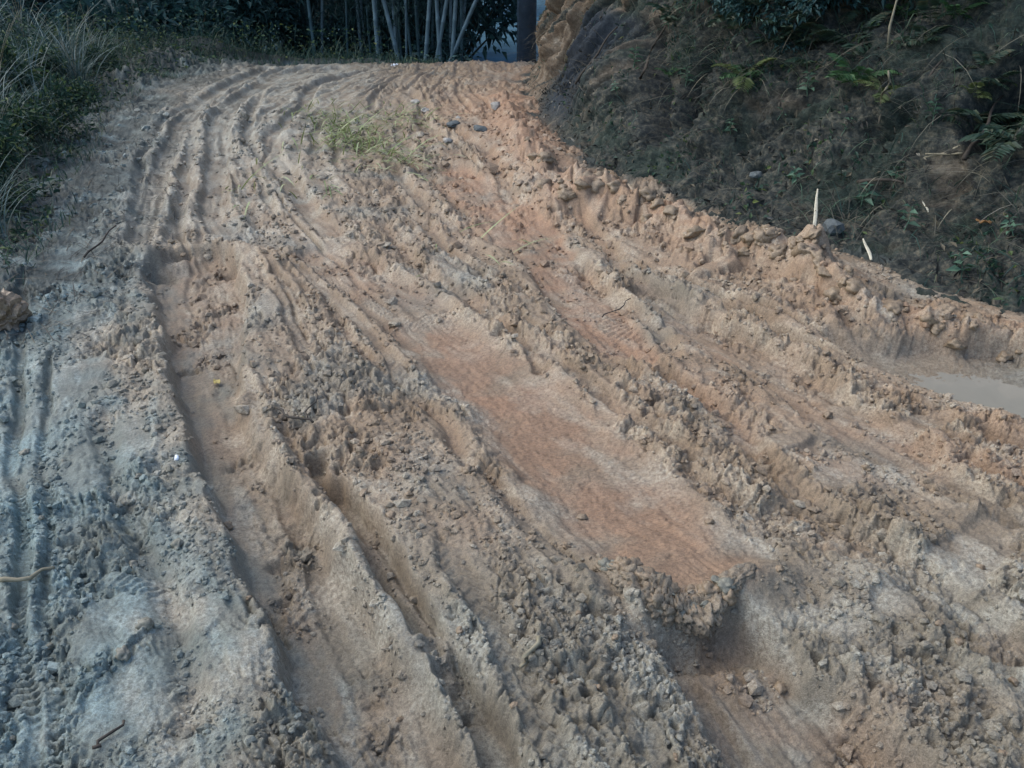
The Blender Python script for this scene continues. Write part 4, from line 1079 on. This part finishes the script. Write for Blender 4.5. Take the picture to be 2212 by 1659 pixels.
# small broad-leaved seedlings
M['seedling'] = leafmat('seedling', [(0, (.06, .12, .075)), (1, (.12, .21, .14))])
SD = []
for k in range(3):
    mb = MB(); n = 9
    c, f = tube([(0, 0, -.02), (.01, 0, .05), (.0, .01, .11)], [.003, .0025, .0015], 5); mb.add(c, f)
    a = np.arange(n) * 2.4; zz = np.linspace(.03, .115, n)
    leaves(mb, np.stack([0 * a, 0 * a, zz], 1), np.stack([np.cos(a), np.sin(a), 0 * a + .15], 1), np.linspace(.07, .045, n), np.linspace(.034, .024, n))
    m_ = mb.mesh('seedling', False); m_.materials.append(M['seedling']); SD.append(m_)
for i, (u, v) in enumerate([(1462, 35), (1440, 62), (1500, 12), (1530, 20), (1480, 5), (1815, 288), (1580, 290), (2130, 330), (1475, 182), (1715, 395), (1950, 495), (2080, 600), (1745, 205), (1680, 260), (2010, 265), (1930, 395), (2190, 520), (1370, 140), (1330, 200), (1860, 440)]):
    o = obj('seedling', SD[i % 3], None, None, tuple(on_bank(u, v)))
    o.rotation_euler = (random.uniform(-.5, .1), random.uniform(-.6, .1), random.uniform(0, 6)); o.scale = (random.uniform(.7, 1.2),) * 3
    tag(o, 'small broad leaved green seedling growing out of the bank', 'seedling', 'seedlings on the bank')

# ------------------------------------------------------------------ sticks, stones, scraps
M['pale_wood'] = plain('pale_wood', (.50, .45, .34), .7, .3, .2, 40, .001)
M['dark_twig'] = plain('dark_twig', (.055, .045, .036))
M['grey_stone'] = plain('grey_stone', (.085, .095, .095), .85, .3, .3, 3, .0)
M['pale_stone'] = plain('pale_stone', (.33, .30, .26), .85, .3, .25, 3, .0)
M['white_scrap'] = plain('white_scrap', (.78, .80, .82), .5, .4, .06, 20, .001)
M['orange_leaf'] = plain('orange_leaf', (.25, .13, .05), .6, .3)
M['yellow_leaf'] = plain('yellow_leaf', (.36, .28, .09), .6, .3)
def stick(name, a, b, r0, r1, mat, label, cat='stick', sag=0.0, seg=7, group=None):
    a, b = np.array(a, float), np.array(b, float)
    path = [(b - a) * t + (0.012 * math.sin(9 * t + a[0] * 7), .010 * math.cos(7 * t), sag * math.sin(math.pi * t)) for t in np.linspace(0, 1, 7)]
    c, f = tube(path, np.linspace(r0, r1, 7) * (1 + .12 * np.sin(np.arange(7) * 2.3)), seg)
    return tag(obj(name, np_mesh(name, c, f), mat, None, tuple(a)), label, cat, group)
def split_stick(name, a, b, wd, mat, label):
    a, b = np.array(a, float), np.array(b, float)
    d = (b - a); L = np.linalg.norm(d); d /= L
    s = np.cross(d, (0, -.5, .9)); s /= np.linalg.norm(s); n = np.cross(s, d)
    co = []; fa = []
    N = 7
    for k in range(N):
        t = k / (N - 1); w_ = wd * (.35 + 1.0 * math.sin(math.pi * min(.97, t * .8 + .16))) / 1.35
        for (i, j) in ((-1, 0), (-.5, .5), (.5, .5), (1, 0), (0, -.35)):
            co.append(d * L * t + s * w_ * i * .5 + n * wd * .35 * j + s * .004 * math.sin(5 * t))
    for k in range(N - 1):
        for j in range(5): fa.append((k * 5 + j, k * 5 + (j + 1) % 5, k * 5 + 5 + (j + 1) % 5, k * 5 + 5 + j))
    fa.append((0, 1, 2, 4)); fa.append((4, 2, 3, 3 - 3 + 0)); e_ = (N - 1) * 5; fa.append((e_, e_ + 4, e_ + 2, e_ + 1)); fa.append((e_ + 4, e_ + 3, e_ + 2, e_ + 2 - 2))
    fa = [q for q in fa if len(set(q)) == 4]
    return tag(obj(name, np_mesh(name, np.array(co), np.array(fa), False), mat, None, tuple(a)), label, 'stick')
up = np.array((0, 0, .012))
split_stick('bamboo_splinter', on_bank(1752, 512) + up, on_bank(1768, 425) + up + (0, 0, .03), .022, M['pale_wood'], 'long pale split stick standing against the foot of the bank behind the berm')
split_stick('bamboo_splinter', on_bank(1879, 562) + up, on_bank(1866, 520) + up, .020, M['pale_wood'], 'short pale splinter lying on the dark soil below the bank')
split_stick('bamboo_splinter', on_bank(2003, 458) + up, on_bank(1990, 437) + up, .012, M['pale_wood'], 'tiny pale splinter on the bank above the short one')
split_stick('bamboo_splinter', on_bank(1217, 133) + up, on_bank(1233, 96) + up + (0, 0, .02), .05, M['pale_wood'], 'white split stick sticking out of the ochre end of the bank')
stick('rod', on_bank(2080, 322) + up, on_bank(1985, 346) + up, .006, .005, M['drystem'], 'upper of two thin pale rods lying across the bank')
stick('rod', on_bank(2088, 330) + up, on_bank(2000, 345) + up * 2, .005, .004, M['drystem'], 'lower of two thin pale rods lying across the bank')
stick('dry_stalk', on_bank(1912, 105), on_bank(1912, 105) + (.05, .1, .75), .008, .004, M['drystem'], 'tall thin dry stalk rising past the fern on the bank', 'stalk')
stick('dry_stalk', on_bank(1900, 222), on_bank(1900, 222) + (.02, -.02, .18), .008, .006, M['drystem'], 'short dry stalk between the green fern and the yellow one', 'stalk')
for (a, b, lab) in [((1925, 275), (2040, 130), 'long dark vine slanting up the smooth slab of the bank'), ((2085, 350), (2170, 220), 'dark root along the edge of the hollow'), ((1380, 170), (1440, 50), 'dark root running up the cut face of the bank'), ((1240, 190), (1330, 60), 'dark root beside the blue grey slab of the bank'), ((1850, 395), (1950, 396), 'thin straight twig lying level across the bank')]:
    stick('root', on_bank(*a) + up, on_bank(*b) + up, .012, .006, M['dark_twig'], lab, 'root', .02)
stick('twig', on_road(595, 893) + (0, 0, .02), on_road(672, 918) + (0, 0, .012), .005, .004, M['dark_twig'], 'grey broken twig lying beside the top of the narrow rut', 'twig')
stick('twig', on_road(655, 915) + (0, 0, .02), on_road(690, 850) + (0, 0, .012), .003, .002, M['dark_twig'], 'fine twig crossing the grey broken twig', 'twig')
stick('twig', on_road(1295, 692) + (0, 0, .02), on_road(1362, 655) + (0, 0, .03), .003, .002, M['dark_twig'], 'thin dark wire of a twig beside the second smooth trough', 'twig')
stick('twig', on_road(1160, 1385) + (0, 0, .012), on_road(1120, 1450) + (0, 0, .01), .006, .004, M['drystem'], 'pale twig half buried near the mud ledge', 'twig')
stick('twig', on_road(190, 1630) + (0, 0, .012), on_road(265, 1565) + (0, 0, .01), .004, .003, M['dark_twig'], 'dark twig pressed into the grey mud at the near edge', 'twig')
stick('twig', on_road(0, 1262) + (0, 0, .012), on_road(120, 1228) + (0, 0, .004), .007, .004, M['drystem'], 'pale flat stick lying across the motorbike track', 'twig')
stick('twig', on_road(180, 558) + (0, 0, .012), on_road(250, 490) + (0, 0, .02), .006, .004, M['dark_twig'], 'dark twig on the grey shoulder above the wide rut', 'twig')
def stone(u, v, r, sq, mat, label, where=on_road, name='stone', seed=1, clay=(0, .75, .1, 0), sub=2, amp=.45):
    me_ = lump_mesh(name, seed, sub, amp, sq, clay); me_.materials.append(mat)
    for p_ in me_.polygons: p_.use_smooth = False
    p = where(u, v); o = obj(name, me_, None, None, (p[0], p[1], p[2] + r * sq * .15)); o.scale = (r, r * .8, r)
    o.rotation_euler = (random.uniform(-.2, .2), random.uniform(-.2, .2), random.uniform(0, 6))
    return tag(o, label, 'stone')
stone(1038, 276, .07, .45, M['grey_stone'], 'flat blue grey stone on the mud near the foot of the bank', seed=11)
stone(975, 270, .07, .35, M['grey_stone'], 'dark flat slab of rock sunk in mud beside the grey stone', seed=12)
stone(1068, 229, .07, .7, M['pale_stone'], 'pale angular stone at the foot of the ochre bank', seed=13)
stone(900, 216, .05, .5, M['pale_stone'], 'pale stone above the patch of cut grass', seed=14)
stone(914, 240, .06, .6, M['pale_stone'], 'second pale stone just below the first near the cut grass', seed=15)
stone(990, 249, .03, .4, M['pale_stone'], 'small pale stone upslope of the dark slab', seed=16)
stone(964, 304, .05, .6, M['pale_stone'], 'pale round stone downslope of the dark slab', seed=17)
stone(848, 697, .034, .35, M['clod_mud'], 'pale block of dry clay at the edge of the orange trough', seed=18)
stone(835, 530, .045, .3, M['clod_mud'], 'pale flat flake of clay beside the ribbed tyre track', seed=19)
stone(1800, 492, .06, .8, M['grey_stone'], 'pale blue stone at the foot of the bank near the long splinter', on_bank, seed=20)
stone(382, 985, .012, .8, M['white_scrap'], 'white pebble on the grey mud beside the wide rut', seed=21)
stone(1636, 372, .05, .45, M['grey_stone'], 'blue grey stone below the burrow in the bank', on_bank, seed=22)
stone(1730, 1085, .022, .3, M['clod_mud'], 'pale flake of clay in the smeared pan', seed=23)
stone(695, 380, .05, .3, M['clod_mud'], 'pale dry flake of clay downhill of the cut grass', seed=24)
stone(4, 690, .12, .75, M['clod_mud'], 'large brown lump of mud beside the motorbike track', seed=25, clay=(.25, .1, .1, 0), sub=4, amp=.7)
def scrap(name, u, v, r, mat, label, cat, where=on_road, n=9):
    p = where(u, v); mb = MB()
    g = np.linspace(-1, 1, n); X_, Y_ = np.meshgrid(g, g)
    rr = np.maximum(np.abs(X_), np.abs(Y_)); an = np.arctan2(Y_, X_)
    X2, Y2 = rr * np.cos(an), rr * np.sin(an) * .6
    Z_ = .45 * noise(X_ * 1.7 + u, Y_ * 1.7, 400).reshape(X_.shape) + .2 * noise(X_ * 4 + u, Y_ * 4, 401).reshape(X_.shape) + .25
    me_ = np_mesh(name, np.stack([X2.ravel(), Y2.ravel(), Z_.ravel()], 1) * r, grid_faces(n, n), False)
    o = obj(name, me_, mat, None, (p[0], p[1], p[2] + .01)); o.rotation_euler = (random.uniform(-.2, .2), 0, random.uniform(0, 6))
    md = o.modifiers.new('thickness', 'SOLIDIFY'); md.thickness = .0012
    return tag(o, label, cat)
e_ = scrap('paper_scrap', 850, 140, .06, M['white_scrap'], 'crumpled white scrap lying on the crest before the bamboo', 'litter')
scrap('dead_leaf', 2122, 484, .04, M['orange_leaf'], 'orange dead leaf lying on the dark bank', 'leaf', on_bank, 5)
scrap('dead_leaf', 470, 826, .022, M['yellow_leaf'], 'yellow leaf stuck in the side of the wide rut', 'leaf', on_road, 5)
scrap('dead_leaf', 645, 905, .012, M['yellow_leaf'], 'small curled dry leaf beside the broken twig', 'leaf', on_road, 5)
# cut grass thrown on the mud
def straw_pile(pts, n, label):
    c0 = on_road(*pts[0]); mb = MB()
    px = []; hd = []
    for (u, v), w_ in zip(pts, np.full(len(pts), n // len(pts))):
        c = on_road(u, v)
        q = RNG.normal(0, 1, (w_, 2)) * (.14, .20) + c[:2]
        px.append(q); hd.append(RNG.normal(-1.1, .7, w_))
    q = np.vstack(px); z_ = ground(q[:, 0], q[:, 1])[0] + RNG.random(len(q)) ** 2 * .07
    blades(mb, np.stack([q[:, 0], q[:, 1], z_], 1) - c0, RNG.uniform(.12, .34, len(q)), RNG.uniform(.009, .016, len(q)), RNG.uniform(.8, 1.5, len(q)), RNG.uniform(.1, .9, len(q)), head=np.concatenate(hd), seg=4)
    tag(obj('cut_grass', mb.mesh('cut_grass'), M['straw'], None, tuple(c0)), label, 'cut grass')
straw_pile([(722, 255), (735, 285), (712, 305), (750, 300), (700, 235), (735, 262)], 260, 'pale green heap of cut grass thrown on the middle of the road')
straw_pile([(800, 295), (820, 320), (845, 330), (780, 310), (860, 345), (800, 275)], 240, 'second heap of cut grass trailing downhill from the first')
straw_pile([(865, 265), (880, 240)], 80, 'thin wisp of cut grass on the orange mud near the bank')
straw_pile([(1000, 520), (1003, 535)], 9, 'few curled green blades lying on the mud')
straw_pile([(640, 385), (560, 400), (690, 395)], 30, 'few scattered green blades beside the winding groove')

# ------------------------------------------------------------------ words that single out each of a row
ORD = 'first second third fourth fifth sixth seventh eighth ninth tenth eleventh twelfth thirteenth fourteenth fifteenth sixteenth seventeenth eighteenth nineteenth twentieth'.split()
ORD += ['twenty-' + o for o in ORD[:9]] + ['thirtieth', 'thirty-first', 'thirty-second']
bpy.context.view_layer.update()
def in_order(group, axis, sign, fmt):
    row = sorted([o for o in COL.objects if o.get('group') == group], key=lambda o: sign * (o.location.x if axis == 'x' else o.location.y))
    for k, o in enumerate(row): o['label'] = fmt.format(ORD[k])
in_order('big clods along the berm', 'y', -1, 'big brown mud clod on the berm, {} from the crest end')
in_order('tall grass clumps on the verge', 'y', 1, 'tall arching blue green grass clump, {} along the verge from the near end')
in_order('weed bushes on the verge', 'y', 1, 'low leafy green weed bush, {} along the verge from the near end')
in_order('dark shrubs behind the verge', 'x', -1, 'dark leafy shrub behind the verge, {} counting away from the bamboo')
in_order('dark bushes at the edge of the grove', 'x', -1, 'dark leafy bush at the edge of the grove, {} from the gap with the pole')
in_order('low bushes under the bamboo', 'x', -1, 'low dark bush at the foot of the bamboo, {} from the gap with the pole')
in_order('dark bushes on top of the bank', 'y', -1, 'dark bush overhanging the top of the bank, {} from the crest end')
in_order('seedlings on the bank', 'y', -1, 'small broad leaved seedling on the bank, {} from the crest end')
in_order('dull ferns on the bank', 'y', -1, 'dull dark green fern on the shaded bank, {} from the crest end')
in_order('trees of the dark wood', 'x', -1, 'dark leafy tree in the wood behind the verge, {} from the bamboo')
